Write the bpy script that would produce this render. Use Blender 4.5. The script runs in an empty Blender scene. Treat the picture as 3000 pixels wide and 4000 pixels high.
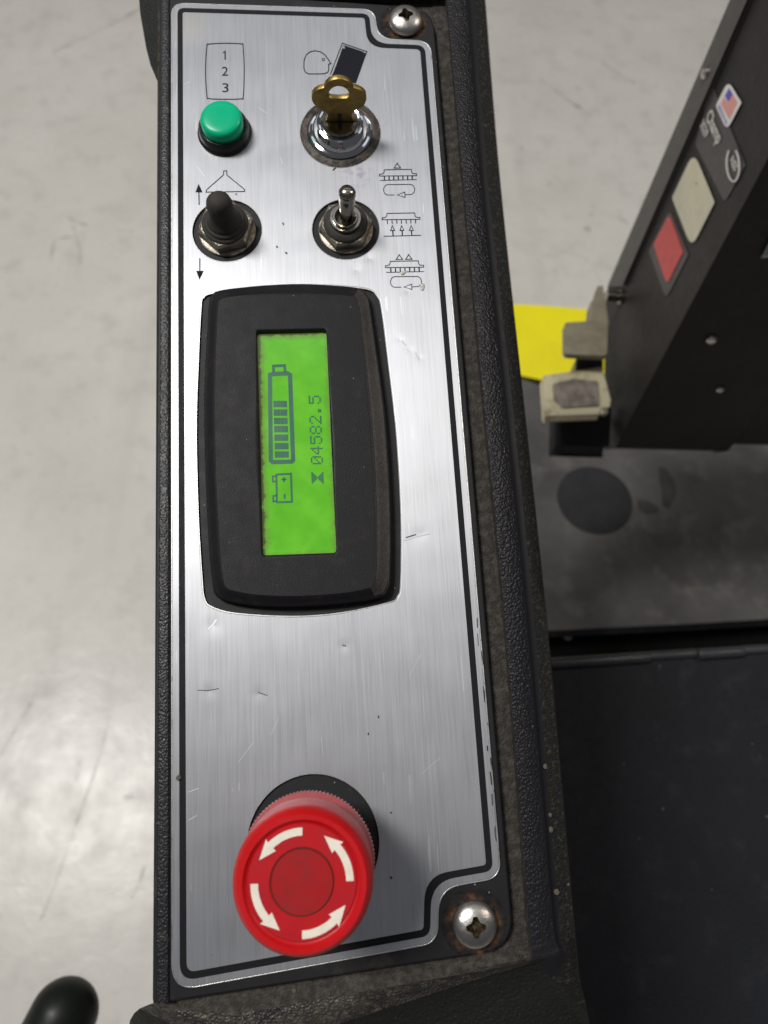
import bpy, bmesh, math, random
from mathutils import Vector, Matrix
random.seed(7)
S = bpy.context.scene
COL = S.collection
PI = math.pi

# ------------------------------------------------------------------ camera
F = 2893.0                                  # focal length in pixels of the 3000x4000 photograph
def iv(x, y, z): return Vector((x, -y, -z)).normalized()      # image (right, down, forward) -> camera axes
down = iv(-150, 1405, 2893)
Zw = -down
Xw = (Vector((1, 0, 0)) - Zw * Zw.x).normalized()
Yw = Zw.cross(Xw)
R = Matrix((Xw, Yw, Zw))                    # camera axes -> world axes
CAMZ = 1.30
C0 = Vector((0, 0, CAMZ))
cam = bpy.data.cameras.new('camera')
camo = bpy.data.objects.new('camera', cam); COL.objects.link(camo)
camo.matrix_world = Matrix.Translation(C0) @ R.to_4x4()
cam.sensor_fit = 'VERTICAL'; cam.sensor_height = 36; cam.sensor_width = 27
cam.lens = F / 4000 * 36
cam.clip_start = 0.01; cam.clip_end = 100
cam.dof.use_dof = True; cam.dof.focus_distance = 0.245; cam.dof.aperture_fstop = 12.5
S.camera = camo

def ray(px, py):                            # world direction with camera depth 1
    return R @ Vector(((px - 1500) / F, -(py - 2000) / F, -1.0))
def at_depth(px, py, d): return C0 + ray(px, py) * d
def on_z(px, py, z):
    r = ray(px, py); return C0 + r * ((z - CAMZ) / r.z)

# control panel frame: N normal, V up the panel, U to the right
Nc = -iv(-89, 630, 2893)
Vc = iv(-788, -13924, 2893); Vc = (Vc - Nc * Vc.dot(Nc)).normalized()
Uc = Vc.cross(Nc)
U, V, N = R @ Uc, R @ Vc, R @ Nc
O = at_depth(1500, 2000, 0.25)
PM = Matrix((U, V, N)).transposed().to_4x4(); PM.translation = O
def pp(px, py, h=0.0):                      # point of the photograph -> panel coordinates (metres) at height h
    r = ray(px, py); o = C0 - O
    t = (h - o.dot(N)) / r.dot(N)
    p = o + r * t
    return Vector((p.dot(U), p.dot(V), h))
def pw(px, w, py):                          # width in pixels at that place -> metres
    return (pp(px + w / 2, py) - pp(px - w / 2, py)).length

# ------------------------------------------------------------------ light
W = bpy.data.worlds.new('World'); S.world = W; W.use_nodes = True
nt = W.node_tree; bg = nt.nodes['Background']
bg.inputs[0].default_value = (0.80, 0.84, 0.92, 1); bg.inputs[1].default_value = 0.085
def area(name, pos, target, sx, sy, power, col):
    l = bpy.data.lights.new(name, 'AREA'); l.shape = 'RECTANGLE'; l.size = sx; l.size_y = sy
    l.energy = power; l.color = col
    o = bpy.data.objects.new(name, l); COL.objects.link(o)
    o.location = pos
    o.rotation_euler = (target - pos).to_track_quat('-Z', 'Y').to_euler()
    return o
def pdir(u, v, n): return (U * u + V * v + N * n).normalized()
area('ceiling_lamp', Vector((-1.95, 0.55, 4.8)), O, 0.8, 1.2, 165, (1.0, 0.97, 0.92))
for ly, pw_ in ((3.6, 13), (1.3, 10), (-1.0, 4)):
    area('ceiling_lamp', Vector((-0.1, ly, 4.9)), Vector((-0.1, ly, 0)), 4.6, 0.9, pw_, (0.86, 0.91, 1.0))
area('ceiling_lamp', Vector((3.2, 1.2, 4.4)), O, 0.4, 1.2, 38, (1.0, 0.9, 0.78))
S.view_settings.view_transform = 'Standard'; S.view_settings.look = 'None'
S.view_settings.exposure = 0.0; S.view_settings.gamma = 1.0

# ------------------------------------------------------------------ materials
def new_mat(name):
    m = bpy.data.materials.new(name); m.use_nodes = True
    return m, m.node_tree, m.node_tree.nodes['Principled BSDF']
def nd(t, kind, **kw):
    n = t.nodes.new(kind)
    for k, v in kw.items(): setattr(n, k, v)
    return n
def coords(t, scale=(1, 1, 1), rot=(0, 0, 0)):
    tc = nd(t, 'ShaderNodeTexCoord'); mp = nd(t, 'ShaderNodeMapping')
    mp.inputs['Scale'].default_value = scale; mp.inputs['Rotation'].default_value = rot
    t.links.new(tc.outputs['Object'], mp.inputs[0]); return mp.outputs[0]
def noise(t, vec, scale, detail=3, rough=0.55):
    n = nd(t, 'ShaderNodeTexNoise'); n.inputs['Scale'].default_value = scale
    n.inputs['Detail'].default_value = detail; n.inputs['Roughness'].default_value = rough
    t.links.new(vec, n.inputs['Vector']); return n.outputs['Fac']
def ramp(t, fac, lo, hi, a=(0, 0, 0, 1), b=(1, 1, 1, 1)):
    r = nd(t, 'ShaderNodeValToRGB'); e = r.color_ramp.elements
    e[0].position = lo; e[1].position = hi; e[0].color = a; e[1].color = b
    t.links.new(fac, r.inputs[0]); return r.outputs[0]
def mixc(t, fac, a, b):
    m = nd(t, 'ShaderNodeMix', data_type='RGBA')
    for s, v in ((0, fac), (6, a), (7, b)):
        if isinstance(v, (int, float)): m.inputs[s].default_value = v
        elif isinstance(v, tuple): m.inputs[s].default_value = v if len(v) == 4 else v + (1,)
        else: t.links.new(v, m.inputs[s])
    return m.outputs[2]
def math_(t, op, a, b=None, clamp=False):
    m = nd(t, 'ShaderNodeMath', operation=op); m.use_clamp = clamp
    for i, v in enumerate((a, b)):
        if v is None: continue
        if isinstance(v, (int, float)): m.inputs[i].default_value = v
        else: t.links.new(v, m.inputs[i])
    return m.outputs[0]
def bump(t, p, hgt, dist, strength=1.0):
    b = nd(t, 'ShaderNodeBump'); b.inputs['Distance'].default_value = dist; b.inputs['Strength'].default_value = strength
    t.links.new(hgt, b.inputs['Height'])
    prev = p.inputs['Normal'].links
    if prev: t.links.new(prev[0].from_socket, b.inputs['Normal'])
    t.links.new(b.outputs[0], p.inputs['Normal'])

def M(name, col, rough=0.5, metal=0.0, var=None, grain=None, spec=None, dirt=None, speck=None, coat=0):
    """var=(scale, colour, lo, hi) blotches; dirt likewise on top; grain=(scale, dist); speck=(scale, threshold, colour)"""
    m, t, p = new_mat(name)
    p.inputs['Roughness'].default_value = rough; p.inputs['Metallic'].default_value = metal
    if spec is not None: p.inputs['Specular IOR Level'].default_value = spec
    if coat: p.inputs['Coat Weight'].default_value = coat; p.inputs['Coat Roughness'].default_value = 0.08
    c = tuple(col) + (1,)
    vec = coords(t)
    for v in (var, dirt):
        if v:
            f = ramp(t, noise(t, vec, v[0], 5, 0.62), v[2], v[3])
            c = mixc(t, f, c, tuple(v[1]))
    if speck:
        vo = nd(t, 'ShaderNodeTexVoronoi'); vo.inputs['Scale'].default_value = speck[0]; t.links.new(vec, vo.inputs['Vector'])
        f = math_(t, 'LESS_THAN', vo.outputs['Distance'], speck[1])
        f2 = math_(t, 'GREATER_THAN', noise(t, vec, speck[0] * 0.37, 1), 0.55)
        c = mixc(t, math_(t, 'MULTIPLY', f, f2), c, tuple(speck[2]))
    if isinstance(c, tuple): p.inputs['Base Color'].default_value = c
    else: t.links.new(c, p.inputs['Base Color'])
    if grain and len(grain) > 2:      # moulded pebble grain
        vo = nd(t, 'ShaderNodeTexVoronoi', feature='SMOOTH_F1'); vo.inputs['Scale'].default_value = grain[0]
        vo.inputs['Smoothness'].default_value = 0.6; t.links.new(vec, vo.inputs['Vector'])
        bump(t, p, math_(t, 'ADD', vo.outputs['Distance'], math_(t, 'MULTIPLY', noise(t, vec, grain[0] * 0.4, 1), 0.5)), -grain[1])
    elif grain: bump(t, p, noise(t, vec, grain[0], 2, 0.5), grain[1])
    # worn gloss
    if rough > 0.12:
        r = ramp(t, noise(t, vec, 160, 4), 0.3, 0.75, (max(rough - 0.05, 0.02),) * 3 + (1,), (min(rough + 0.06, 1),) * 3 + (1,))
        t.links.new(r, p.inputs['Roughness'])
    return m

BLK = (0.008, 0.008, 0.010)
m_plate = M('black_plate_paint', (0.010, 0.010, 0.012), 0.55, spec=0.3, grain=(2600, 0.00004), dirt=(60, (0.05, 0.042, 0.034), 0.58, 0.8), speck=(420, 0.10, (0.22, 0.21, 0.2)))
m_lip = M('grained_black_plastic', (0.010, 0.010, 0.013), 0.45, spec=0.4, grain=(1400, 0.00018, 1), dirt=(90, (0.05, 0.043, 0.035), 0.62, 0.8), speck=(260, 0.07, (0.3, 0.28, 0.25)))
m_ridge = M('glossy_grained_plastic', (0.013, 0.013, 0.017), 0.38, spec=0.5, grain=(1250, 0.00030, 1), dirt=(160, (0.05, 0.042, 0.034), 0.6, 0.85))
m_dust = M('dusty_grained_plastic', (0.032, 0.028, 0.024), 0.8, spec=0.25, grain=(1400, 0.0003, 1), dirt=(420, (0.078, 0.072, 0.065), 0.42, 0.75), var=(1200, (0.02, 0.018, 0.016), 0.5, 0.8))
m_dust2 = M('lightly_dusty_plastic', (0.010, 0.010, 0.010), 0.65, spec=0.2, grain=(1300, 0.0005), dirt=(650, (0.05, 0.044, 0.033), 0.52, 0.75))
m_groove = M('smooth_black_plastic', (0.009, 0.009, 0.012), 0.5, spec=0.3)
m_body = M('dull_black_body', (0.011, 0.012, 0.010), 0.65, spec=0.25, grain=(900, 0.0005), dirt=(700, (0.032, 0.032, 0.025), 0.58, 0.8), speck=(300, 0.05, (0.12, 0.12, 0.10)))
m_bezel = M('display_bezel_plastic', (0.009, 0.0085, 0.0105), 0.5, spec=0.2, grain=(2600, 0.00006), dirt=(200, (0.022, 0.020, 0.018), 0.55, 0.85), speck=(230, 0.045, (0.25, 0.22, 0.19)))
m_bezel_dust_sheen = M('dusty_bezel_painted_sheen', (0.022, 0.020, 0.019), 0.5, spec=0.5, grain=(2600, 0.0001), dirt=(1500, (0.085, 0.070, 0.058), 0.46, 0.85), var=(90, (0.012, 0.011, 0.011), 0.5, 0.7))  # dust colour lightened to paint in the highlight of the right bevel
m_ink = M('black_ink', (0.010, 0.011, 0.018), 0.75, spec=0.15)
m_border = M('black_border_ink', (0.007, 0.007, 0.009), 0.6, spec=0.2)
m_green = M('green_plastic', (0.0, 0.45, 0.225), 0.3, spec=0.3)
m_black = M('black_gloss_plastic', (0.010, 0.010, 0.011), 0.3)
m_chrome = M('chrome', (0.72, 0.72, 0.74), 0.07, 1.0)
m_nickel = M('tarnished_nickel', (0.46, 0.43, 0.37), 0.2, 1.0, var=(260, (0.16, 0.13, 0.09), 0.45, 0.75))
m_washer = M('worn_washer_metal', (0.38, 0.345, 0.29), 0.5, 0.7, var=(330, (0.16, 0.135, 0.11), 0.42, 0.66), dirt=(180, (0.42, 0.25, 0.08), 0.66, 0.72), grain=(900, 0.0002))
m_nut = M('dirty_nut_metal', (0.25, 0.225, 0.185), 0.4, 0.75, var=(400, (0.10, 0.085, 0.065), 0.45, 0.72), grain=(1200, 0.0002))
m_rust = M('rusty_steel', (0.085, 0.075, 0.068), 0.55, 0.3, var=(420, (0.02, 0.017, 0.015), 0.4, 0.58), dirt=(600, (0.16, 0.06, 0.02), 0.56, 0.7), grain=(1500, 0.0003))
m_rubber = M('dusty_black_rubber', (0.034, 0.031, 0.027), 0.7, spec=0.3, var=(330, (0.05, 0.046, 0.038), 0.45, 0.8), grain=(1800, 0.00006))
m_brass = M('antique_brass', (0.42, 0.295, 0.10), 0.42, 1.0, var=(330, (0.20, 0.135, 0.045), 0.42, 0.78), dirt=(420, (0.38, 0.17, 0.085), 0.62, 0.8), grain=(900, 0.00008))
m_slot = M('dark_recess', (0.03, 0.025, 0.015), 0.5)
m_screw = M('stainless_steel', (0.55, 0.52, 0.49), 0.36, 1.0, var=(300, (0.34, 0.30, 0.25), 0.5, 0.8), grain=(500, 0.00012))
m_recess = M('rusty_cross_recess', (0.12, 0.09, 0.05), 0.5, 0.6, var=(900, (0.03, 0.02, 0.01), 0.4, 0.6))
m_red = M('red_plastic', (0.50, 0.005, 0.007), 0.4, spec=0.25, grain=(1500, 0.00003), var=(60, (0.52, 0.010, 0.016), 0.4, 0.7))
m_red2 = M('worn_red_face', (0.47, 0.010, 0.014), 0.42, spec=0.25, var=(70, (0.36, 0.014, 0.022), 0.4, 0.7))
m_red3 = M('dark_red_disc', (0.36, 0.010, 0.013), 0.45, spec=0.25, var=(220, (0.26, 0.018, 0.02), 0.4, 0.7))
m_pink = M('faded_red_collar', (0.34, 0.065, 0.075), 0.45, var=(300, (0.36, 0.08, 0.09), 0.4, 0.7))
m_cream = M('cream_print', (0.82, 0.76, 0.66), 0.45, var=(400, (0.74, 0.68, 0.57), 0.4, 0.7))
m_lcdink = M('lcd_segment', (0.01, 0.06, 0.045), 0.3)
q = m_lcdink.node_tree.nodes['Principled BSDF']; q.inputs['Emission Color'].default_value = (0.01, 0.09, 0.045, 1); q.inputs['Emission Strength'].default_value = 0.6

# brushed aluminium sheet
def brushed():
    m, t, p = new_mat('brushed_aluminium')
    p.inputs['Metallic'].default_value = 0.78
    v1 = coords(t, (1, 0.012, 1)); v0 = coords(t)
    a = noise(t, v1, 4200, 2, 0.6); b = noise(t, v1, 1700, 3, 0.6)
    s = math_(t, 'ADD', math_(t, 'MULTIPLY', a, 0.6), math_(t, 'MULTIPLY', b, 0.4))
    base = ramp(t, s, 0.36, 0.62, (0.42, 0.43, 0.455, 1), (0.50, 0.511, 0.542, 1))
    wear = ramp(t, noise(t, v0, 45, 5, 0.6), 0.42, 0.72)
    base = mixc(t, math_(t, 'MULTIPLY', wear, 0.3), base, (0.52, 0.53, 0.585))
    # thin scratches lying across the brushing
    for rot, sc, th in ((0.9, 160, 0.73), (-0.6, 120, 0.75), (1.25, 90, 0.74)):
        w = noise(t, coords(t, (1, 0.05, 1), (0, 0, rot)), sc * 5, 1)
        g = noise(t, v0, 38, 2)
        f = math_(t, 'MULTIPLY', math_(t, 'GREATER_THAN', w, th), math_(t, 'GREATER_THAN', g, 0.56))
        base = mixc(t, math_(t, 'MULTIPLY', f, 0.22), base, (0.95, 0.96, 1.0))
    # little black chips
    vo = nd(t, 'ShaderNodeTexVoronoi'); vo.inputs['Scale'].default_value = 75; t.links.new(v0, vo.inputs['Vector'])
    n3 = noise(t, v0, 900, 2)
    d = math_(t, 'ADD', vo.outputs['Distance'], math_(t, 'MULTIPLY', n3, 0.12))
    g = math_(t, 'GREATER_THAN', noise(t, v0, 33, 1), 0.56)
    chip = math_(t, 'MULTIPLY', math_(t, 'LESS_THAN', d, 0.085), g)
    base = mixc(t, chip, base, (0.05, 0.05, 0.06))
    # purple smear beside the right toggle
    pc = pp(1400, 690)
    def blob(cx, cy, r):
        q = pp(cx, cy); n = nd(t, 'ShaderNodeVectorMath', operation='DISTANCE')
        t.links.new(v0, n.inputs[0]); n.inputs[1].default_value = (q.x, q.y, 0.0008)
        return math_(t, 'SUBTRACT', 1.0, math_(t, 'DIVIDE', n.outputs['Value'], r), True)
    sm = math_(t, 'MULTIPLY', blob(1395, 690, 0.008), ramp(t, noise(t, v0, 420, 3), 0.5, 0.62), True)
    base = mixc(t, math_(t, 'MULTIPLY', sm, 0.7), base, (0.30, 0.22, 0.36))
    sm2 = math_(t, 'MULTIPLY', blob(740, 110, 0.010), 0.35, True)
    base = mixc(t, sm2, base, (0.66, 0.62, 0.50))
    t.links.new(base, p.inputs['Base Color'])
    rr = ramp(t, math_(t, 'ADD', math_(t, 'MULTIPLY', s, 0.6), math_(t, 'MULTIPLY', noise(t, v0, 26, 4), 0.4)), 0.35, 0.65, (0.42,) * 3 + (1,), (0.50,) * 3 + (1,))
    t.links.new(rr, p.inputs['Roughness'])
    p.inputs['Anisotropic'].default_value = 0.55
    tg = nd(t, 'ShaderNodeTangent', direction_type='UV_MAP'); t.links.new(tg.outputs[0], p.inputs['Tangent'])
    bump(t, p, a, 0.000012)
    # gentle waviness of the sheet and the dents pressed into it
    bump(t, p, noise(t, v0, 22, 2), 0.0007, 0.5)
    dents = None
    for cx, cy, r in ((1620, 2095, 0.006), (1650, 2085, 0.004), (835, 2445, 0.005), (1345, 2525, 0.0035), (820, 2700, 0.004), (1010, 2712, 0.004),
                      (1560, 1330, 0.003), (1600, 1370, 0.003), (1640, 1400, 0.0025), (1395, 1060, 0.004), (1590, 1140, 0.003), (1445, 1015, 0.003), (725, 1428, 0.003)):
        b_ = blob(cx, cy, r); b_ = math_(t, 'MULTIPLY', b_, b_)
        dents = b_ if dents is None else math_(t, 'ADD', dents, b_)
    bump(t, p, dents, -0.00006)
    return m
m_alu = brushed()
m_edge = M('bright_cut_edge', (0.55, 0.55, 0.54), 0.4, 1.0, var=(500, (0.25, 0.24, 0.22), 0.55, 0.75))

def lcd():
    m, t, p = new_mat('lit_green_lcd')
    v0 = coords(t)
    n = noise(t, v0, 90, 3)
    sep = nd(t, 'ShaderNodeSeparateXYZ'); t.links.new(v0, sep.inputs[0])
    HX, HY = (pp(1288, 1728, 0.0046) - pp(1007, 1728, 0.0046)).length / 2, (pp(1163, 1292, 0.0046) - pp(1163, 2163, 0.0046)).length / 2
    ex = math_(t, 'SUBTRACT', HX, math_(t, 'ABSOLUTE', sep.outputs[0])); ey = math_(t, 'SUBTRACT', HY, math_(t, 'ABSOLUTE', sep.outputs[1]))
    e = math_(t, 'MINIMUM', ex, ey)
    e2 = math_(t, 'ADD', e, math_(t, 'MULTIPLY', math_(t, 'SUBTRACT', noise(t, v0, 260, 4, 0.7), 0.5), 0.0046))
    g = ramp(t, math_(t, 'MULTIPLY', e2, 200), 0.0, 0.50)
    green = mixc(t, ramp(t, n, 0.3, 0.7), (0.12, 0.57, 0.012), (0.22, 0.76, 0.035))
    # the lamp of the display fades towards its dirty rim
    c = mixc(t, g, (0.20, 0.30, 0.07), green)
    dirt = ramp(t, math_(t, 'MULTIPLY', e2, 200), -0.1, 0.10)
    c = mixc(t, dirt, (0.11, 0.12, 0.045), c)
    t.links.new(c, p.inputs['Emission Color']); p.inputs['Emission Strength'].default_value = 0.62
    p.inputs['Base Color'].default_value = (0.03, 0.09, 0.015, 1); p.inputs['Roughness'].default_value = 0.14
    return m
m_lcd = lcd()

def floor_mat():
    m, t, p = new_mat('polished_concrete')
    v = coords(t)
    a = noise(t, v, 3.2, 6, 0.6); b = noise(t, v, 16, 5, 0.6); c_ = noise(t, v, 60, 4, 0.65)
    col = ramp(t, a, 0.3, 0.7, (0.59, 0.563, 0.52, 1), (0.68, 0.66, 0.62, 1))
    col = mixc(t, math_(t, 'MULTIPLY', ramp(t, b, 0.52, 0.76), 0.35), col, (0.33, 0.31, 0.285))
    col = mixc(t, math_(t, 'MULTIPLY', ramp(t, c_, 0.62, 0.80), 0.5), col, (0.27, 0.245, 0.21))
    vo = nd(t, 'ShaderNodeTexVoronoi'); vo.inputs['Scale'].default_value = 9; t.links.new(v, vo.inputs['Vector'])
    sp = ramp(t, math_(t, 'ADD', vo.outputs['Distance'], math_(t, 'MULTIPLY', c_, 0.12)), 0.10, 0.17, (1, 1, 1, 1), (0, 0, 0, 1))
    gate = ramp(t, noise(t, v, 5, 1), 0.5, 0.6)
    col = mixc(t, math_(t, 'MULTIPLY', math_(t, 'MULTIPLY', sp, gate), 0.55), col, (0.23, 0.21, 0.18))
    # arcs and drag marks left by wheels
    wv = nd(t, 'ShaderNodeTexNoise'); wv.inputs['Scale'].default_value = 8; wv.inputs['Detail'].default_value = 2
    t.links.new(coords(t, (1, 0.07, 1), (0, 0, 0.9)), wv.inputs['Vector'])
    col = mixc(t, math_(t, 'MULTIPLY', ramp(t, wv.outputs['Fac'], 0.60, 0.74), 0.25), col, (0.44, 0.42, 0.39))
    t.links.new(col, p.inputs['Base Color']); p.inputs['Specular IOR Level'].default_value = 0.32
    t.links.new(ramp(t, b, 0.3, 0.8, (0.25,) * 3 + (1,), (0.40,) * 3 + (1,)), p.inputs['Roughness'])
    bump(t, p, b, 0.002, 0.5)
    return m
m_floor = floor_mat()
def scuff_mat():
    m, t, p = new_mat('scuff'); v = coords(t)
    p.inputs['Base Color'].default_value = (0.27, 0.25, 0.225, 1); p.inputs['Roughness'].default_value = 0.5
    f = ramp(t, noise(t, v, 30, 4), 0.42, 0.8)
    uv = nd(t, 'ShaderNodeUVMap'); sp = nd(t, 'ShaderNodeSeparateXYZ'); t.links.new(uv.outputs[0], sp.inputs[0])
    w = sp.outputs[1]      # 0..1 across the ribbon
    w = math_(t, 'SUBTRACT', 1.0, math_(t, 'ABSOLUTE', math_(t, 'SUBTRACT', math_(t, 'MULTIPLY', w, 2.0), 1.0)), True)
    f = math_(t, 'MULTIPLY', math_(t, 'MULTIPLY', math_(t, 'ADD', f, 0.2), w), 0.38, True)
    t.links.new(f, p.inputs['Alpha'])
    return m
m_scuff = scuff_mat()
m_col = M('satin_black_sheet_metal', (0.034, 0.031, 0.030), 0.5, grain=(300, 0.0002), var=(12, (0.028, 0.026, 0.025), 0.4, 0.6), spec=0.15)
m_colflange = M('black_flange', (0.055, 0.050, 0.048), 0.4)
m_label = M('dark_label', (0.046, 0.041, 0.043), 0.4)
m_label2 = M('pale_label', (0.20, 0.26, 0.20), 0.4, var=(300, (0.5, 0.48, 0.46), 0.45, 0.55))
m_redref = M('red_reflector', (0.62, 0.045, 0.045), 0.35, var=(90, (0.48, 0.04, 0.04), 0.4, 0.7))
m_white = M('cream_reflector', (0.62, 0.585, 0.43), 0.4, var=(40, (0.52, 0.50, 0.38), 0.4, 0.7), speck=(60, 0.08, (0.2, 0.2, 0.15)))
m_stwhite = M('white_sticker', (0.75, 0.73, 0.72), 0.4)
m_stblue = M('blue_print', (0.08, 0.07, 0.42), 0.4)
m_stblue2 = M('pale_blue_print', (0.25, 0.28, 0.60), 0.4)
m_stred = M('red_print', (0.72, 0.22, 0.17), 0.4)
m_sil = M('silver_print', (0.60, 0.58, 0.55), 0.4)
m_brk = M('yellow_zinc_steel', (0.30, 0.27, 0.19), 0.42, 0.35, var=(70, (0.20, 0.175, 0.13), 0.4, 0.7), grain=(200, 0.0004))
m_brk2 = M('bare_worn_steel', (0.56, 0.51, 0.34), 0.45, 0.2, var=(80, (0.33, 0.28, 0.18), 0.5, 0.7), grain=(200, 0.0004))
m_brk3 = M('grimy_pad', (0.24, 0.21, 0.18), 0.5, 0.2, var=(90, (0.14, 0.12, 0.10), 0.4, 0.6), grain=(120, 0.0015))
m_yel = M('yellow_painted_plastic', (0.88, 0.79, 0.006), 0.4, var=(8, (0.80, 0.70, 0.008), 0.4, 0.7), dirt=(30, (0.6, 0.5, 0.05), 0.62, 0.85))
m_scr = M('bright_scratch', (0.62, 0.63, 0.66), 0.45, 0.5)
m_deck = M('grey_black_deck_mat', (0.095, 0.092, 0.090), 0.6, spec=0.25, var=(7, (0.052, 0.050, 0.050), 0.38, 0.65), dirt=(24, (0.15, 0.143, 0.135), 0.52, 0.8), grain=(260, 0.0004))
m_dull_dark = M('dull_dark_grey', (0.026, 0.026, 0.029), 0.8, spec=0.1, var=(30, (0.034, 0.034, 0.037), 0.4, 0.7), grain=(300, 0.0003))
m_void = M('dark_gap_black', (0.006, 0.006, 0.006), 0.9, spec=0.05)
m_smudge = M('faint_oily_smudge', (0.045, 0.043, 0.043), 0.65, spec=0.2, var=(25, (0.07, 0.068, 0.068), 0.4, 0.65))
m_lid = M('matt_black_lid', (0.010, 0.011, 0.015), 0.6, spec=0.18, var=(16, (0.008, 0.0085, 0.011), 0.4, 0.7), dirt=(45, (0.019, 0.02, 0.023), 0.55, 0.75), speck=(70, 0.03, (0.12, 0.10, 0.08)), grain=(500, 0.0003))
m_grip = M('glossy_black_grip', (0.010, 0.012, 0.010), 0.4, spec=0.22, grain=(40, 0.0006))
m_fleck = M('cream_fleck', (0.10, 0.09, 0.072), 0.8, spec=0.1)
m_wax = M('wax_blob', (0.55, 0.54, 0.50), 0.5, var=(900, (0.4, 0.38, 0.33), 0.4, 0.6))
m_ruststain = None

# ------------------------------------------------------------------ mesh helpers
def finish(me, mat, smooth=True, ang=35):
    mats = mat if isinstance(mat, (list, tuple)) else [mat]
    for m in mats: me.materials.append(m)
    if smooth:
        for p in me.polygons: p.use_smooth = True
        me.set_sharp_from_angle(angle=math.radians(ang))
    return me
def link(name, me, parent=None, loc=(0, 0, 0), **props):
    o = bpy.data.objects.new(name, me); COL.objects.link(o)
    o.location = loc
    if parent is not None: o.parent = parent
    for k, v in props.items(): o[k] = v
    return o
def empty(name, mat4, label, category, **props):
    o = bpy.data.objects.new(name, None); COL.objects.link(o); o.matrix_world = mat4
    o.empty_display_size = 0.02
    o['label'] = label; o['category'] = category
    for k, v in props.items(): o[k] = v
    return o
def mesh(verts, faces, name='m'):
    me = bpy.data.meshes.new(name); me.from_pydata([tuple(v) for v in verts], [], faces); me.update()
    return me
def fix_normals(me):
    bm = bmesh.new(); bm.from_mesh(me); bmesh.ops.recalc_face_normals(bm, faces=bm.faces); bm.to_mesh(me); bm.free(); return me
def lathe(prof, seg=64, mat=None, squash=None, ang=35, smooth=True):
    vs, fs = [], []
    for r, h in prof:
        for k in range(seg):
            a = 2 * PI * k / seg; vs.append((r * math.cos(a), r * math.sin(a), h))
    for i in range(len(prof) - 1):
        for k in range(seg):
            k2 = (k + 1) % seg
            fs.append((i * seg + k, i * seg + k2, (i + 1) * seg + k2, (i + 1) * seg + k))
    if prof[0][0] > 1e-9: fs.append(tuple(range(seg))[::-1])
    if prof[-1][0] > 1e-9: fs.append(tuple((len(prof) - 1) * seg + k for k in range(seg)))
    me = mesh(vs, fs)
    bm = bmesh.new(); bm.from_mesh(me); bmesh.ops.remove_doubles(bm, verts=bm.verts, dist=1e-7)
    bmesh.ops.recalc_face_normals(bm, faces=bm.faces); bm.to_mesh(me); bm.free()
    return finish(me, mat, smooth, ang)
def annulus(r0, r1, h0, h1, mat, seg=72):
    b = min(0.00025, (r1 - r0) / 3)
    prof = [(r0, h0), (r1, h0), (r1, h1 - b), (r1 - b, h1), (r0 + b, h1), (r0, h1 - b), (r0, h0)]
    vs, fs = [], []
    n = len(prof) - 1
    for r, h in prof[:-1]:
        for k in range(seg):
            a = 2 * PI * k / seg; vs.append((r * math.cos(a), r * math.sin(a), h))
    for i in range(n):
        j = (i + 1) % n
        for k in range(seg):
            k2 = (k + 1) % seg; fs.append((i * seg + k, i * seg + k2, j * seg + k2, j * seg + k))
    return finish(fix_normals(mesh(vs, fs)), mat)
def sheet(loops, h0, h1, mat, bevel=0.0, uv=False):
    """flat plate with holes: first loop the outline, the others holes, from height h0 to h1"""
    cu = bpy.data.curves.new('c', 'CURVE'); cu.dimensions = '2D'; cu.fill_mode = 'BOTH'
    cu.extrude = (h1 - h0) / 2 - bevel; cu.bevel_depth = bevel; cu.bevel_resolution = 2
    cu.offset = -bevel
    for lp in loops:
        s = cu.splines.new('POLY'); s.points.add(len(lp) - 1); s.use_cyclic_u = True
        for q, p in zip(s.points, lp): q.co = (p[0], p[1], 0, 1)
    ob = bpy.data.objects.new('c', cu)
    me = bpy.data.meshes.new_from_object(ob)
    bpy.data.objects.remove(ob)
    for v in me.vertices: v.co.z += (h0 + h1) / 2
    me.materials.clear()
    if uv:
        while me.uv_layers: me.uv_layers.remove(me.uv_layers[0])
        l = me.uv_layers.new(name='UVMap')
        for lo in me.loops:
            c = me.vertices[lo.vertex_index].co; l.data[lo.index].uv = (c.x * 8 + 0.5, c.y * 8 + 0.5)
    return finish(me, mat, True, 30)
def prism(poly, vec, mat, bev=0.0):
    """solid from a planar polygon (3-D points) pushed along vec"""
    n = len(poly); vs = [Vector(p) for p in poly] + [Vector(p) + vec for p in poly]
    fs = [tuple(range(n)), tuple(range(n, 2 * n))[::-1]] + [(i, (i + 1) % n, n + (i + 1) % n, n + i) for i in range(n)]
    me = mesh(vs, fs)
    bm = bmesh.new(); bm.from_mesh(me)
    if bev: bmesh.ops.bevel(bm, geom=list(bm.edges) + list(bm.verts), offset=bev, segments=2, affect='EDGES', profile=0.5)
    bmesh.ops.recalc_face_normals(bm, faces=bm.faces); bm.to_mesh(me); bm.free()
    return finish(me, mat, True, 40)
def rounded(pts, rads, seg=10):
    """round the corners of a 2-D polygon"""
    out = []; n = len(pts)
    for i in range(n):
        p = Vector(pts[i][:2]); a = (Vector(pts[i - 1][:2]) - p); b = (Vector(pts[(i + 1) % n][:2]) - p)
        la, lb = a.length, b.length; a.normalize(); b.normalize()
        ang = a.angle(b); r = rads[i]
        d = min(r / math.tan(ang / 2), la * 0.49, lb * 0.49)
        p0 = p + a * d; p1 = p + b * d
        for k in range(seg + 1):
            t = k / seg; q = p0 * (1 - t) ** 2 + p * 2 * t * (1 - t) * 1.0 + p1 * t * t
            # pull the quadratic towards the circle
            out.append(q)
    return out
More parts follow.
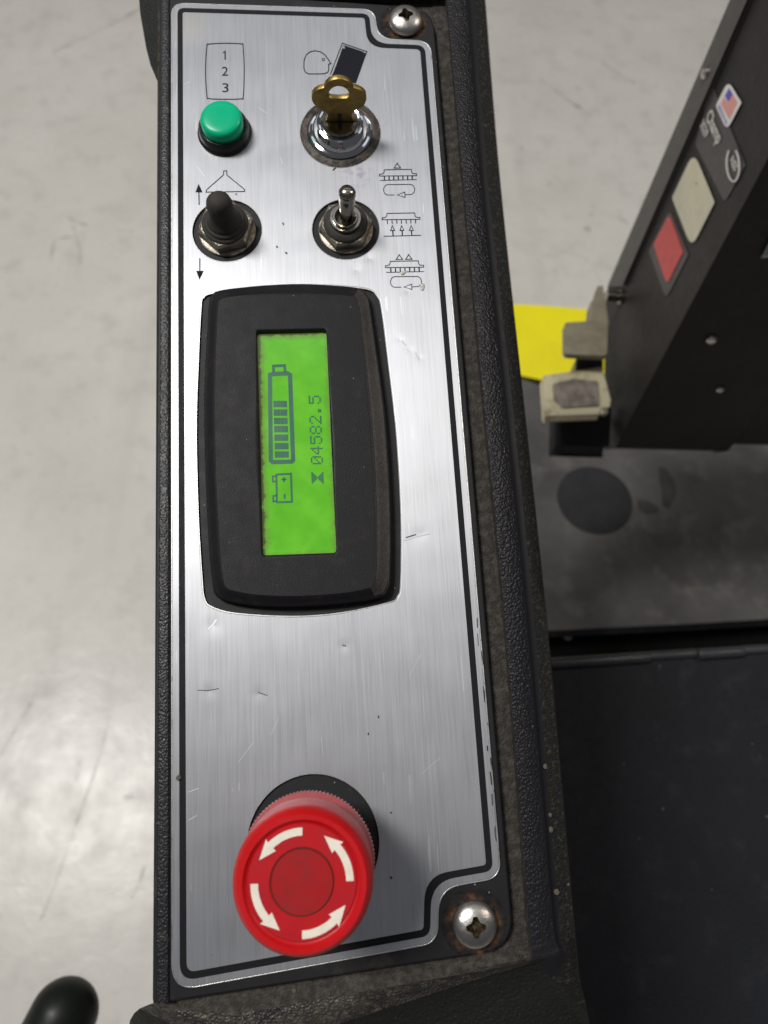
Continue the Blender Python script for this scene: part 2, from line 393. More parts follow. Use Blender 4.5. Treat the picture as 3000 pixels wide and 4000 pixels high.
def inset(pts, d):
    """offset a clockwise or counter-clockwise polygon inwards by d (sharp corners)"""
    n = len(pts); P = [Vector(p[:2]) for p in pts]
    area2 = sum(P[i].x * P[(i + 1) % n].y - P[(i + 1) % n].x * P[i].y for i in range(n))
    s = 1 if area2 > 0 else -1
    out = []
    for i in range(n):
        e0 = (P[i] - P[i - 1]).normalized(); e1 = (P[(i + 1) % n] - P[i]).normalized()
        n0 = Vector((-e0.y, e0.x)) * s; n1 = Vector((-e1.y, e1.x)) * s
        k = (n0 + n1); k = k / max(k.dot(n0), 0.2)
        out.append(P[i] + k * d)
    return out
def turns(pts):
    n = len(pts); P = [Vector(p[:2]) for p in pts]
    area2 = sum(P[i].x * P[(i + 1) % n].y - P[(i + 1) % n].x * P[i].y for i in range(n))
    s = 1 if area2 > 0 else -1
    res = []
    for i in range(n):
        e0 = P[i] - P[i - 1]; e1 = P[(i + 1) % n] - P[i]
        res.append(1 if (e0.x * e1.y - e0.y * e1.x) * s > 0 else -1)
    return res
def catmull(pts, sub=6, closed=True):
    n = len(pts); out = []
    P = [Vector(p) for p in pts]
    rng = range(n) if closed else range(n - 1)
    for i in rng:
        if closed: a, b, c, d = P[i - 1], P[i], P[(i + 1) % n], P[(i + 2) % n]
        else: a, b, c, d = P[max(i - 1, 0)], P[i], P[i + 1], P[min(i + 2, n - 1)]
        for k in range(sub):
            t = k / sub
            out.append(0.5 * ((2 * b) + (c - a) * t + (2 * a - 5 * b + 4 * c - d) * t * t + (3 * b - a - 3 * c + d) * t ** 3))
    if not closed: out.append(P[-1])
    return out
def circle(c, r, n=72): return [(c[0] + r * math.cos(2 * PI * k / n), c[1] + r * math.sin(2 * PI * k / n)) for k in range(n)]
def arc_px(cx, cy, rx, ry, a0, a1, n=12):
    return [(cx + rx * math.cos(math.radians(a0 + (a1 - a0) * k / n)), cy - ry * math.sin(math.radians(a0 + (a1 - a0) * k / n))) for k in range(n + 1)]
class Print:
    """flat ink marks, collected as 2-D shapes in one mesh lying on a surface; fn maps a pixel to a 3-D point"""
    def __init__(s, fn, up): s.v = []; s.f = []; s.fn = fn; s.up = up; s.uv = []; s.fat = False
    def poly(s, pts):
        b = len(s.v); s.v += [s.fn(*p) for p in pts]; s.f.append(tuple(range(b, b + len(pts)))); s.uv += [(0.5, 0.5)] * len(pts)
    def line(s, pts, w, closed=False):
        P = [Vector(p) for p in pts]; n = len(P); L = []; Rr = []
        for i in range(n):
            if closed: a, c = P[i - 1], P[(i + 1) % n]
            else: a, c = P[max(i - 1, 0)], P[min(i + 1, n - 1)]
            e0 = (P[i] - a); e1 = (c - P[i])
            if e0.length < 1e-9: e0 = e1
            if e1.length < 1e-9: e1 = e0
            e0 = e0.normalized(); e1 = e1.normalized()
            n0 = Vector((-e0.y, e0.x)); n1 = Vector((-e1.y, e1.x)); k = n0 + n1
            k = k / max(k.dot(n0), 0.35)
            w_ = w * (1.55 if s.fat else 1); L.append(P[i] + k * w_ / 2); Rr.append(P[i] - k * w_ / 2)
        b = len(s.v)
        for l, r in zip(L, Rr):
            s.v += [s.fn(*l), s.fn(*r)]; i = (len(s.v) - b) // 2; s.uv += [(i, 0.0), (i, 1.0)]
        for i in range(n if closed else n - 1):
            j = (i + 1) % n; s.f.append((b + 2 * i, b + 2 * i + 1, b + 2 * j + 1, b + 2 * j))
    def build(s, name, mat, parent, thick=0.00004, **props):
        me = mesh(s.v, s.f)
        bm = bmesh.new(); bm.from_mesh(me); bmesh.ops.recalc_face_normals(bm, faces=bm.faces)
        for f in bm.faces:
            if f.normal.dot(s.up) < 0: f.normal_flip()
        bm.to_mesh(me); bm.free()
        if mat is m_scuff:
            l = me.uv_layers.new(name='UVMap')
            for lo in me.loops: l.data[lo.index].uv = s.uv[lo.vertex_index]
        me.materials.append(mat)
        if thick:      # give the ink its thickness
            bm = bmesh.new(); bm.from_mesh(me)
            r = bmesh.ops.extrude_face_region(bm, geom=list(bm.faces))
            bmesh.ops.translate(bm, verts=[g for g in r['geom'] if isinstance(g, bmesh.types.BMVert)], vec=s.up * thick)
            bmesh.ops.recalc_face_normals(bm, faces=bm.faces)
            bm.to_mesh(me); bm.free()
        return link(name, me, parent, **props)
def text_mesh(body, fn, p0, p1, p2, italic=0.0, bold=0.0):
    """lettering: p0 baseline start, p1 baseline end, p2 height of a capital above p0 (pixels)"""
    cu = bpy.data.curves.new('t', 'FONT'); cu.body = body; cu.resolution_u = 3; cu.shear = italic; cu.offset = bold
    ob = bpy.data.objects.new('t', cu); me = bpy.data.meshes.new_from_object(ob); bpy.data.objects.remove(ob)
    xs = [v.co.x for v in me.vertices]; ys = [v.co.y for v in me.vertices]
    x0, x1 = min(xs), max(xs); H = 0.70
    p0, p1, p2 = Vector(p0), Vector(p1), Vector(p2)
    for v in me.vertices:
        q = p0 + (p1 - p0) * ((v.co.x - x0) / (x1 - x0)) + (p2 - p0) * (v.co.y / H)
        v.co = fn(q.x, q.y)
    return me

# ------------------------------------------------------------------ floor
fl = mesh([(-6, -5, 0), (6, -5, 0), (6, 7, 0), (-6, 7, 0)], [(0, 1, 2, 3)]); finish(fl, m_floor, False)
floor = link('floor', fl, kind='structure')
def fz(z): return lambda x, y: on_z(x, y, z)
marks = [([(205, 203), (330, 145), (470, 75), (620, -5)], 17), ([(265, 850), (300, 866), (342, 878)], 20), ([(455, 898), (520, 906)], 13),
         ([(218, 930), (205, 970), (198, 1020)], 24), ([(285, 880), (300, 930), (312, 980), (312, 1030)], 17), ([(230, 930), (290, 925)], 14),
         ([(430, 2790), (385, 2960), (345, 3080), (270, 3290), (215, 3450), (155, 3600)], 13), ([(120, 2740), (40, 2880), (0, 2950)], 20),
         ([(2110, 310), (2180, 360), (2290, 440), (2320, 452)], 15), ([(2350, 240), (2420, 290), (2480, 325)], 13),
         ([(2160, 680), (2190, 710), (2215, 735)], 10), ([(2025, 583), (2045, 578)], 30), ([(2415, 845), (2450, 870)], 22), ([(2170, 985), (2240, 990), (2310, 1030), (2350, 1110)], 8),
         ([(290, 3050), (312, 2970)], 25), ([(480, 3115), (520, 3110)], 26), ([(560, 3380), (540, 3450), (510, 3510)], 16), ([(2240, 340), (2270, 350)], 20)]
for i, (pts, w) in enumerate(marks):
    pr = Print(fz(0.0015 + 0.0002 * i), Vector((0, 0, 1))); pr.line([tuple(q) for q in catmull([Vector(p) for p in pts], 4, False)], w)
    pr.build('scuff_mark', m_scuff, floor, thick=0)

# ------------------------------------------------------------------ console
con = empty('control_console', PM, 'black floor scrubber control console with brushed metal face and green lit display', 'control panel')
TH = 0.0012            # top of the black cover plate is h = 0
HD = 0.0008            # top of the aluminium sheet
# black cover plate
cp = [(622, -60), (1668, 22), (2012, 3706), (594, 3926)]
cpp = [pp(*p) for p in [(624, -40), (1690, 28), (2010, 3705), (594, 3925)]]
out = rounded(cpp, [0.001, 0.012, 0.010, 0.0015])
HOLE = dict(green=(pp(880, 527), 0.0092), key=(pp(1330, 523), 0.0152), boot=(pp(889, 905), 0.0126), tog=(pp(1351, 900), 0.0123), stop=(pp(1224, 3293), 0.0202))
link('cover_plate', sheet([out], -0.0026, 0.0, m_plate, 0.0007), con, label='black painted cover plate under the metal face')
# textured lip along the left side of the plate
lipL = [pp(594, 3918), pp(597, 3400), pp(604, 2600), pp(610, 1800), pp(617, 900), pp(624, 100), pp(626, -200)]
lipR = [pp(664, 3918), pp(664, 3400), pp(664, 2600), pp(664, 1800), pp(664, 900), pp(664, 100), pp(664, -200)]
vs, fs = [], []
prof = [(0, -0.075), (0.0, -0.0040), (0.10, -0.0012), (0.30, 0.0004), (0.62, 0.0008), (0.90, 0.0006), (1.0, 0.0001), (1.0, -0.0020)]
for a, b in zip(lipL, lipR):
    for s_, h in prof:
        p = a.lerp(b, s_); vs.append((p.x, p.y, h))
n = len(prof)
for i in range(len(lipL) - 1):
    for k in range(n - 1): fs.append((i * n + k, i * n + k + 1, (i + 1) * n + k + 1, (i + 1) * n + k))
link('side_lip', finish(fix_normals(mesh(vs, fs)), m_lip), con, label='grained black lip along the left edge')

# aluminium face sheet
dp = [(672, 12), (1461, 37), (1474, 152), (1679, 160), (1955, 3426), (1711, 3470), (1707, 3681), (674, 3870)]
dpp = [pp(*p, HD) for p in dp]
px = 0.000085
R0 = [0.0050, 0.0055, 0.0080, 0.0060, 0.0052, 0.0085, 0.0055, 0.0066]
tn = turns(dpp)
def ring_at(d):
    pts = inset(dpp, d); return rounded(pts, [max(r - d * s, 0.001) for r, s in zip(R0, tn)])
face_out = ring_at(0.0)
hole_disp_px = [(785, 1196), (795, 1160), (830, 1143), (980, 1121), (1143, 1111), (1300, 1114), (1434, 1127), (1474, 1155), (1491, 1208), (1516, 1404), (1545, 1651), (1561, 1873), (1568, 2063), (1566, 2280), (1555, 2330), (1520, 2356),
                (1333, 2396), (1143, 2410), (921, 2398), (827, 2373), (798, 2340), (788, 2253), (773, 2000), (766, 1683), (773, 1430)]
hole_disp = catmull([pp(*p, HD) for p in hole_disp_px], 4)
holes = [circle(c, r) for c, r in HOLE.values()]
face = link('face_sheet', sheet([face_out, hole_disp] + holes, 0.00015, HD, m_alu, 0.0002, uv=True), con, label='brushed aluminium face sheet with worn edges')
# bright cut edge round the sheet
edge = sheet([ring_at(-0.0004), ring_at(0.00002)], 0.0001, HD - 0.0001, m_edge, 0.00012)
link('sheet_edge', edge, face)
link('border_line', sheet([ring_at(0.0021), ring_at(0.0041)], HD, HD + 0.00005, m_border), face)
for nm in ('stop', 'key', 'boot', 'tog'):
    c, r = HOLE[nm]
    link('hole_edge', annulus(r - 0.0001, r + 0.0003, 0.0002, HD + 0.00006, m_edge), face, (c.x, c.y, 0))
link('hole_edge', sheet([hole_disp, [Vector((0, 0)) + (Vector(p[:2]) - Vector(pp(1160, 1750)[:2])) * 0.994 + Vector(pp(1160, 1750)[:2]) for p in hole_disp]], 0.0002, HD + 0.00006, m_edge), face)

HI = HD + 0.00003
def fpan(ox, oy, k): return lambda x, y: pp(ox + x / k, oy + y / k, HI)
UPN = Vector((0, 0, 1))
f1 = fpan(500, 0, 1.106)
def pr1(fn):
    p = Print(fn, UPN); p.fat = True; return p
# number card 1 2 3
p = pr1(f1)
pts = [(349, 191), (420, 187), (489, 190), (497, 200), (502, 300), (498, 416), (488, 427), (420, 429), (350, 426), (341, 414), (335, 305), (341, 200)]
p.line([tuple(q) for q in catmull([Vector(a) for a in pts], 5)], 2.6, True)
p.build('card_symbol', m_ink, face)
p = pr1(f1); p.fat = False; p.poly([(417, 227), (417, 258), (422, 258), (422, 218), (418.5, 218)]); p.poly([(410, 229), (417, 227), (418.5, 218), (415.5, 223.5), (410, 225)])
p.build('numeral', m_ink, face)
for ch, cx, cy in (('2', 419, 307), ('3', 421, 378)):
    w = 27
    me = text_mesh(ch, f1, (cx - w / 2, cy + 20), (cx + w / 2, cy + 20), (cx - w / 2, cy - 19)); me.materials.append(m_ink)
    for v in me.vertices: v.co.z += 0.00003
    link('numeral', me, face)
# head reading a book
f2 = fpan(1050, 100, 2.765)
p = pr1(f2)
pts = [(380, 470), (379, 420), (382, 370), (405, 315), (450, 282), (500, 272), (560, 284), (605, 315), (640, 362), (672, 412), (646, 416), (649, 475), (635, 505), (600, 520), (520, 522), (430, 522), (396, 505)]
p.line(pts, 6.5, True); p.line(arc_px(590, 367, 14, 14, 0, 330, 12), 5, True)
p.build('head_symbol', m_ink, face)
p = pr1(f2)
p.poly([(800, 245), (1057, 300), (940, 625), (670, 575)]); p.line([(665, 527), (795, 190), (1060, 282), (1052, 300)], 6)
p.line([(690, 535), (808, 212), (1030, 288)], 2.5)
for k in range(5): p.line([(815 + 2 * k, 222 + 8 * k), (1000 + 6 * k, 283 + 3 * k)], 3)
p.build('book_symbol', m_ink, face)
# squeegee and arrows
f3 = fpan(700, 550, 1.58)
p = pr1(f3)
p.line([(275, 186), (294, 186), (294, 211), (404, 301), (404, 313), (166, 317), (168, 303), (273, 211)], 3.4, True)
for x, y in ((228, 332), (287, 336), (351, 330)): p.poly([(x - 9, y), (x, y - 7), (x + 9, y)]); p.line([(x, y), (x, y + 6)], 2.5)
p.build('squeegee_symbol', m_ink, face)
p = pr1(f3); p.poly([(120, 265), (100, 318), (144, 318)]); p.line([(121, 316), (123, 395)], 4); p.build('up_arrow_symbol', m_ink, face)
p = pr1(f3); p.poly([(105, 803), (151, 803), (125, 858)]); p.line([(127, 725), (127, 805)], 4); p.build('down_arrow_symbol', m_ink, face)
# brush pictograms
f4 = fpan(1450, 600, 4.02)
def brush(p, x, y, w=425, tick=True):
    p.line([(x, y), (x + w, y - 8), (x + w + 5, y + 32), (x + w + 14, y + 50), (x + w + 34, y + 62), (x + w + 82, y + 60), (x + w + 83, y + 92),
            (x - 74, y + 98), (x - 75, y + 70), (x - 34, y + 66), (x - 12, y + 52), (x - 2, y + 32)], 8, True)
def loop(p, x, y):       # x, y: top left end of the upper line
    p.line([(x + 100, y + 165), (x, y + 165)] + arc_px(x, y + 83, 70, 83, 262, 98, 10) + [(x, y), (x + 345, y - 2)] + arc_px(x + 345, y + 78, 72, 80, 85, -85, 12) + [(x + 345, y + 158), (x + 272, y + 160)], 7.5)
    p.line([(x + 142, y + 163), (x + 262, y + 119), (x + 268, y + 202)], 7.5, True)
def tri(p, x, y): p.line([(x, y), (x - 48, y + 73), (x + 54, y + 71)], 8, True); p.poly([(x + 9 * math.cos(a * PI / 3), y - 4 + 9 * math.sin(a * PI / 3)) for a in range(6)])
p = pr1(f4); tri(p, 408, 155); brush(p, 205, 255)
for k in range(7): p.line([(207 + 72.5 * k, 354 - k), (209 + 72.5 * k, 418 - 1.8 * k)], 12)
p.line([(136, 422), (716, 408)], 7); loop(p, 265, 486); p.build('brush_one_drop_symbol', m_ink, face)
p = pr1(f4); brush(p, 247, 940, 436)
for k in range(7): p.line([(252 + 73.5 * k, 1042 - k), (257 + 73.5 * k, 1106 - 1.8 * k)], 9)
for x in (334, 481, 629): p.line([(x - 2, 1130), (x - 30, 1208), (x + 33, 1206)], 8, True); p.line([(x + 4, 1208), (x + 9, 1290)], 12)
p.line([(198, 1299), (784, 1283)], 8); p.build('brush_lift_symbol', m_ink, face)
p = pr1(f4); tri(p, 440, 1590); tri(p, 588, 1588); brush(p, 298, 1692, 442)
for k in range(7): p.line([(306 + 74.2 * k, 1797 - k), (309 + 74.2 * k, 1860 - 1.8 * k)], 12)
p.line([(235, 1866), (830, 1852)], 7); loop(p, 372, 1932); p.build('brush_two_drop_symbol', m_ink, face)
SRC = lambda x, y: pp(x, y, HI)
for pts, w, mt in (([(1575, 2112), (1620, 2098), (1680, 2084)], 5, m_scr), ([(1585, 2100), (1625, 2088)], 4, m_slot), ([(772, 2696), (812, 2697), (855, 2690)], 3.0, m_slot), ([(1008, 2704), (1045, 2717)], 3.0, m_slot),
                   ([(815, 2458), (832, 2440), (846, 2420)], 7, m_scr), ([(1338, 2520), (1352, 2524)], 4, m_slot), ([(1478, 2795), (1480, 2806)], 5, m_slot), ([(1440, 2862), (1438, 2872)], 5, m_slot),
                   ([(1525, 3425), (1531, 3432)], 9, m_slot), ([(1525, 3172), (1530, 3177)], 7, m_slot), ([(1395, 1055), (1402, 1085), (1400, 1130)], 3, m_scr), ([(1570, 1330), (1585, 1350)], 5, m_scr), ([(1622, 1375), (1632, 1398)], 5, m_scr),
                   ([(1300, 665), (1312, 655)], 6, m_slot), ([(733, 3095), (775, 3080)], 2.0, m_scr), ([(735, 3205), (770, 3185)], 2.0, m_scr), ([(1010, 420), (1045, 445)], 2.0, m_scr), ([(720, 330), (745, 318)], 2.2, m_scr), ([(770, 650), (800, 690)], 1.8, m_scr),
                   ([(1095, 615), (1105, 640)], 2.6, m_scr), ([(1480, 500), (1530, 460)], 1.6, m_scr), ([(1060, 2870), (1090, 2800)], 1.6, m_scr), ([(930, 2980), (990, 2900)], 1.6, m_scr), ([(1640, 2560), (1600, 2640)], 1.6, m_scr),
                   ([(1255, 2880), (1262, 2950)], 1.6, m_scr), ([(1650, 3020), (1720, 2960)], 1.4, m_scr), ([(1800, 2560), (1812, 2700)], 2.4, m_scr), ([(1104, 870), (1109, 878)], 5, m_slot), ([(1115, 985), (1122, 992)], 6, m_slot), ([(1080, 960), (1084, 968)], 6, m_slot)):
    p = Print(SRC, UPN); p.line(pts, w); p.build('scratch', mt, face)
rnd = random.Random(5)
for k in range(16):          # paint scuffed along the outer strip on the right
    y = rnd.uniform(2350, 3330); x = 1868 + (y - 2400) * 0.0867 + rnd.uniform(-9, 3); l = rnd.uniform(12, 55)
    p = Print(SRC, UPN); p.line([(x, y), (x + rnd.uniform(-2, 3) + l * .087, y + l)], rnd.uniform(2, 5)); p.build('scratch', m_slot, face)
# wax blobs stuck on the sheet
for (x, y, r) in ((490, 1878, 0.0009), (520, 1862, 0.0006), (805, 2075, 0.0010), (800, 2125, 0.0007), (812, 2100, 0.0008)):
    q = f4(x, y); me = lathe([(r, 0), (r * 0.8, r * 0.3), (r * 0.3, r * 0.45), (0, r * 0.45)], 9, m_wax)
    for v in me.vertices: v.co.x *= random.uniform(0.75, 1.2); v.co.y *= random.uniform(0.75, 1.3)
    link('wax_blob', me, face, q)

# ------------------------------------------------------------------ display
dcen = pp(1160, 1760)
bz_px = [(817, 1208), (829, 1168), (862, 1147), (980, 1132), (1143, 1122), (1290, 1126), (1405, 1138), (1436, 1165), (1448, 1215), (1475, 1400), (1504, 1620), (1523, 1873), (1530, 2080), (1527, 2270), (1516, 2318), (1486, 2338),
         (1333, 2362), (1143, 2374), (990, 2368), (885, 2350), (846, 2328), (833, 2280), (818, 2126), (805, 1850), (799, 1600), (803, 1450)]
bz = catmull([pp(*p, 0.001) for p in bz_px], 6)
scr_px = [(1001, 1293), (1274, 1287), (1314, 2158), (1024, 2168)]
HB = 0.0068
scr = [pp(*p, HB) for p in scr_px]
def raycast(poly, c, N):
    res = []
    P = [Vector(p[:2]) - Vector(c[:2]) for p in poly]
    for k in range(N):
        a = 2 * PI * k / N; d = Vector((math.cos(a), math.sin(a))); best = None
        for i in range(len(P)):
            p, q = P[i], P[(i + 1) % len(P)]; e = q - p
            den = d.x * e.y - d.y * e.x
            if abs(den) < 1e-12: continue
            t = (p.x * e.y - p.y * e.x) / den; s_ = (p.x * d.y - p.y * d.x) / den
            if t > 0 and -1e-9 <= s_ <= 1 + 1e-9 and (best is None or t < best): best = t
        res.append(Vector(c[:2]) + d * best)
    return res
NB = 480
outer = raycast(bz, dcen, NB)
dc2 = Vector(dcen[:2])
def shrink(ring, d): return [p - (p - dc2).normalized() * d for p in ring]
pl_px = [(852, 1205), (862, 1172), (890, 1160), (1000, 1150), (1130, 1146), (1270, 1148), (1366, 1156), (1391, 1170), (1402, 1205), (1425, 1400), (1448, 1640), (1463, 1873), (1469, 2080), (1466, 2240), (1456, 2282), (1430, 2300),
         (1320, 2318), (1140, 2328), (1000, 2322), (912, 2308), (882, 2292), (870, 2250), (857, 2100), (845, 1850), (841, 1620), (843, 1440)]
plat = raycast(catmull([pp(*p, HB) for p in pl_px], 6), dcen, NB)
rings = []
rings.append((outer, -0.0004)); rings.append((outer, 0.0022))
for k in range(1, 8):
    a = k / 7 * PI / 2
    rings.append(([p.lerp(q, 0.22 * (1 - math.cos(a))) for p, q in zip(outer, plat)], 0.0022 + 0.0022 * math.sin(a)))
for e in (0.45, 0.70, 0.92, 0.97, 1.0, 1.03, 1.10):
    hgt = 0.0044 + (HB - 0.0044) * min((e - 0.22) / 0.75, 1.0) if e < 0.93 else HB - (0.00012 if e < 0.99 else 0)
    rings.append(([p.lerp(q, e) for p, q in zip(outer, plat)], hgt))
sr = rounded(scr, [0.0011] * 4, 8)
s0 = raycast(sr, dcen, NB); dd0 = s0
rings.append(([p.lerp(q, 0.97) for p, q in zip(dd0, plat)], HB)); rings.append((shrink(s0, -0.0014), HB)); rings.append((shrink(s0, -0.0007), HB)); rings.append((shrink(s0, -0.0002), HB - 0.0002)); rings.append((s0, HB - 0.0007)); rings.append((shrink(s0, 0.0002), HB - 0.0026))
vs, fs = [], []
for r, h in rings: vs += [(p.x, p.y, h) for p in r]
for i in range(len(rings) - 1):
    for k in range(NB):
        k2 = (k + 1) % NB; fs.append((i * NB + k, i * NB + k2, (i + 1) * NB + k2, (i + 1) * NB + k))
bme = finish(fix_normals(mesh(vs, fs)), [m_bezel, m_bezel_dust_sheen], True, 50)
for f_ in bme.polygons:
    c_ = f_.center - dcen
    if 0.0041 < f_.center.z < HB - 0.00002 and abs(f_.normal.z) > 0.5 and c_.x > 0.004 and f_.normal.x > 0.2: f_.material_index = 1  # right-facing slope only: painted sheen over dust
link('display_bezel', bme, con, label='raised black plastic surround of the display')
HS = HB - 0.0022
sc_c = pp(1163, 1728, HS)
q = [pp(*a, HS) - sc_c for a in [(996, 1285), (1280, 1280), (1320, 2165), (1020, 2175)]]
m_sc = prism([(v.x, v.y, -0.001) for v in q], Vector((0, 0, 0.001)), m_lcd)
screen = link('display_screen', m_sc, con, sc_c, label='lit green display screen reading 04582.5')
def fl_(x, y): return pp(700 + x / 1.58, 1050 + y / 1.58, HS + 0.0001) - sc_c
def scr_part(name, build):
    p = Print(fl_, UPN); p.fat = True; build(p); p.build(name, m_lcdink, screen, thick=0.00003)
def b1(p):
    p.line([(560, 655), (575, 650), (668, 645), (684, 655), (703, 1180), (694, 1190), (576, 1193), (565, 1183)], 17, True)
    p.line([(583, 640), (581, 600), (650, 597), (654, 640)], 11)
scr_part('battery_symbol', b1)
for k, y in enumerate((815, 868, 920, 970, 1023, 1075, 1127)):
    def b2(p):
        x0 = 581 + 1.6 * k; x1 = 665 + 2.0 * k
        for i in range(4):
            xa = x0 + (x1 - x0) * i / 4; xb = x0 + (x1 - x0) * (i + 1) / 4 - 0.6
            p.poly([(xa, y), (xb, y - 1), (xb + 1, y + 38), (xa + 1, y + 40)])
    scr_part('charge_bar', b2)
def b3(p):
    p.line([(600, 1270), (690, 1265), (696, 1438), (603, 1441)], 8, True)
    p.line([(598, 1280), (577, 1281), (579, 1314), (600, 1312)], 7); p.line([(602, 1400), (580, 1401), (581, 1436), (603, 1434)], 7)
    p.line([(630, 1301), (662, 1299)], 7); p.line([(645, 1285), (647, 1316)], 7); p.line([(650, 1390), (651, 1420)], 7)
scr_part('plus_minus_battery_symbol', b3)
DM = {'0': ('01110', '10001', '10011', '10101', '11001', '10001', '01110'), '4': ('00010', '00110', '01010', '10010', '11111', '00010', '00010'),
      '5': ('11111', '10000', '11110', '00001', '00001', '10001', '01110'), '8': ('01110', '10001', '10001', '01110', '10001', '10001', '01110'),
      '2': ('01110', '10001', '00001', '00010', '00100', '01000', '11111'), '.': ('00000', '00000', '00000', '00000', '00000', '01100', '01100'),
      'h': ('1111111', '0111110', '0011100', '0001000', '0011100', '0111110', '1111111')}
def glyph(ch, ybase):
    rows = DM[ch]; cw = 10.3; rh = 10.9
    def g(p):
        for r, row in enumerate(rows):
            for c, b in enumerate(row):
                if b == '1':
                    y = ybase - c * cw; x = 813 - (1205 - y) * 0.036 + r * rh
                    p.poly([(x, y), (x + rh - 1.0, y - 0.6), (x + rh - 1.0, y - cw + 0.6), (x, y - cw + 1)])
    scr_part('hourglass_symbol' if ch == 'h' else 'digit' if ch != '.' else 'decimal_point', g)
for i, ch in enumerate('04582.5'): glyph(ch, 1207 - i * 62.2)
DM['h'] = DM['h']; glyph('h', 1326)

# ------------------------------------------------------------------ green push button
c, r = HOLE['green']
rc = 0.00775
g = link('push_button', lathe([(0.0101, 0.0001), (0.0101, 0.0014), (0.0094, 0.0022), (0.0092, 0.0044), (0.0086, 0.0052), (0.0082, 0.0052), (0.0082, 0.0030), (0, 0.0030)], 64, m_black), con, (c.x, c.y, 0), label='round green push button in a black collar')
link('button_cap', lathe([(rc, 0.0028), (rc, 0.0078), (rc - 0.0003, 0.0086), (rc - 0.0010, 0.0092), (rc - 0.0020, 0.00945), (rc * 0.5, 0.0096), (0, 0.0096)], 72, m_green), g)

# ------------------------------------------------------------------ key switch
c, r = HOLE['key']
ks = link('key_switch', lathe([(0.0150, 0.0), (0.0150, 0.0005), (0.0141, 0.0010), (0.0126, 0.0014), (0.0120, 0.0010), (0, 0.0010)], 72, m_rust), con, (c.x, c.y, 0), label='chrome key switch with a rusty washer')
link('chrome_bezel', lathe([(0.0118, 0.0009), (0.0119, 0.0016), (0.0114, 0.0021), (0.0106, 0.0023), (0.0103, 0.0026), (0.0102, 0.0032), (0.0096, 0.0045), (0.0089, 0.0056), (0.0086, 0.0060), (0.0080, 0.0062), (0.0074, 0.0060), (0.0072, 0.0052), (0.0070, 0.0050), (0.0, 0.0050)], 80, m_chrome, ang=28), ks)
link('lock_cylinder', lathe([(0.0067, 0.0045), (0.0067, 0.0066), (0.0062, 0.0071), (0, 0.0071)], 64, m_nickel), ks)
sl = prism([(-0.0062, -0.0011, 0.0070), (0.0062, -0.0011, 0.0070), (0.0062, 0.0011, 0.0070), (-0.0062, 0.0011, 0.0070)], Vector((0, 0, 0.00018)), m_slot)
link('key_slot', sl, ks)
# the key
KB = 0.0071
half = [(5.6, -1.5), (5.9, 0.0), (5.2, 1.2), (4.6, 3.2), (4.9, 4.6), (6.3, 5.9), (8.4, 7.4), (9.7, 9.2), (10.3, 11.4), (10.0, 13.6), (8.9, 15.2), (7.2, 16.4), (5.4, 17.0), (4.8, 18.4), (3.4, 20.1), (1.6, 21.0), (0, 21.2)]
sc = 0.00095
right = [(x * sc, y * sc) for x, y in half]; left = [(-x * sc, y * sc) for x, y in half[::-1][1:]]
ko = right + left
kh = [(3.9 * math.cos(a) * sc, (13.2 + 4.6 * math.sin(a)) * sc) for a in [PI * k / 16 for k in range(17)]]
kh = [(-3.9 * sc, 13.2 * sc), (-3.6 * sc, 12.5 * sc), (-2.8 * sc, 12.0 * sc), (0, 11.7 * sc), (2.8 * sc, 12.0 * sc), (3.6 * sc, 12.5 * sc)] + kh[:-1]
km = sheet([ko, kh], -0.00105, 0.00105, m_brass, 0.0003)
for v in km.vertices: v.co = Vector((v.co.x, -v.co.z, v.co.y))
ke = link('key', finish(km, m_brass) if not km.materials else km, None)
ke.matrix_world = PM @ Matrix.Translation((c.x, c.y + 0.0003, KB)) @ Matrix.Rotation(math.radians(-1.5), 4, 'Z')
ke['label'] = 'brass key standing in the chrome key switch'; ke['category'] = 'key'
blade = prism([(-0.0008 * 1, -0.00125, 0.0003), (0.0007, -0.00125, 0.0003), (0.0007, -0.00125, 0.0042), (-0.0008, -0.00125, 0.0042)], Vector((0, 0.0003, 0)), m_slot)
link('blade_groove', blade, ke)

# ------------------------------------------------------------------ toggle switches
def hexnut(rad, h0, h1, mat, rot=0.3, rin=0.0):
    n = 6; vs, fs = [], []
    lv = [(rad, h0), (rad, h1 - 0.0006), (rad * 0.93, h1)]
    for rr, h in lv:
        for k in range(24):
            a = 2 * PI * k / 24 + rot
            loc = (a - rot) % (PI / 3) - PI / 6
            rh = rr * math.cos(PI / 6) / math.cos(loc)
            if rr != rad: rh = min(rh, rad * 0.90)
            vs.append((rh * math.cos(a), rh * math.sin(a), h))
    for i in range(2):
        for k in range(24): k2 = (k + 1) % 24; fs.append((i * 24 + k, i * 24 + k2, (i + 1) * 24 + k2, (i + 1) * 24 + k))
    fs.append(tuple(48 + k for k in range(24))); fs.append(tuple(range(24))[::-1])
    return finish(fix_normals(mesh(vs, fs)), mat, True, 25)
c, r = HOLE['boot']
bt = link('toggle_switch', lathe([(0.0103, 0.0), (0.0103, 0.0009), (0.0098, 0.0012), (0, 0.0012)], 64, m_washer), con, (c.x, c.y, 0), label='toggle switch under a dusty black rubber boot')
link('hex_nut', hexnut(0.0101, 0.0012, 0.0050, m_nut, 0.25), bt)
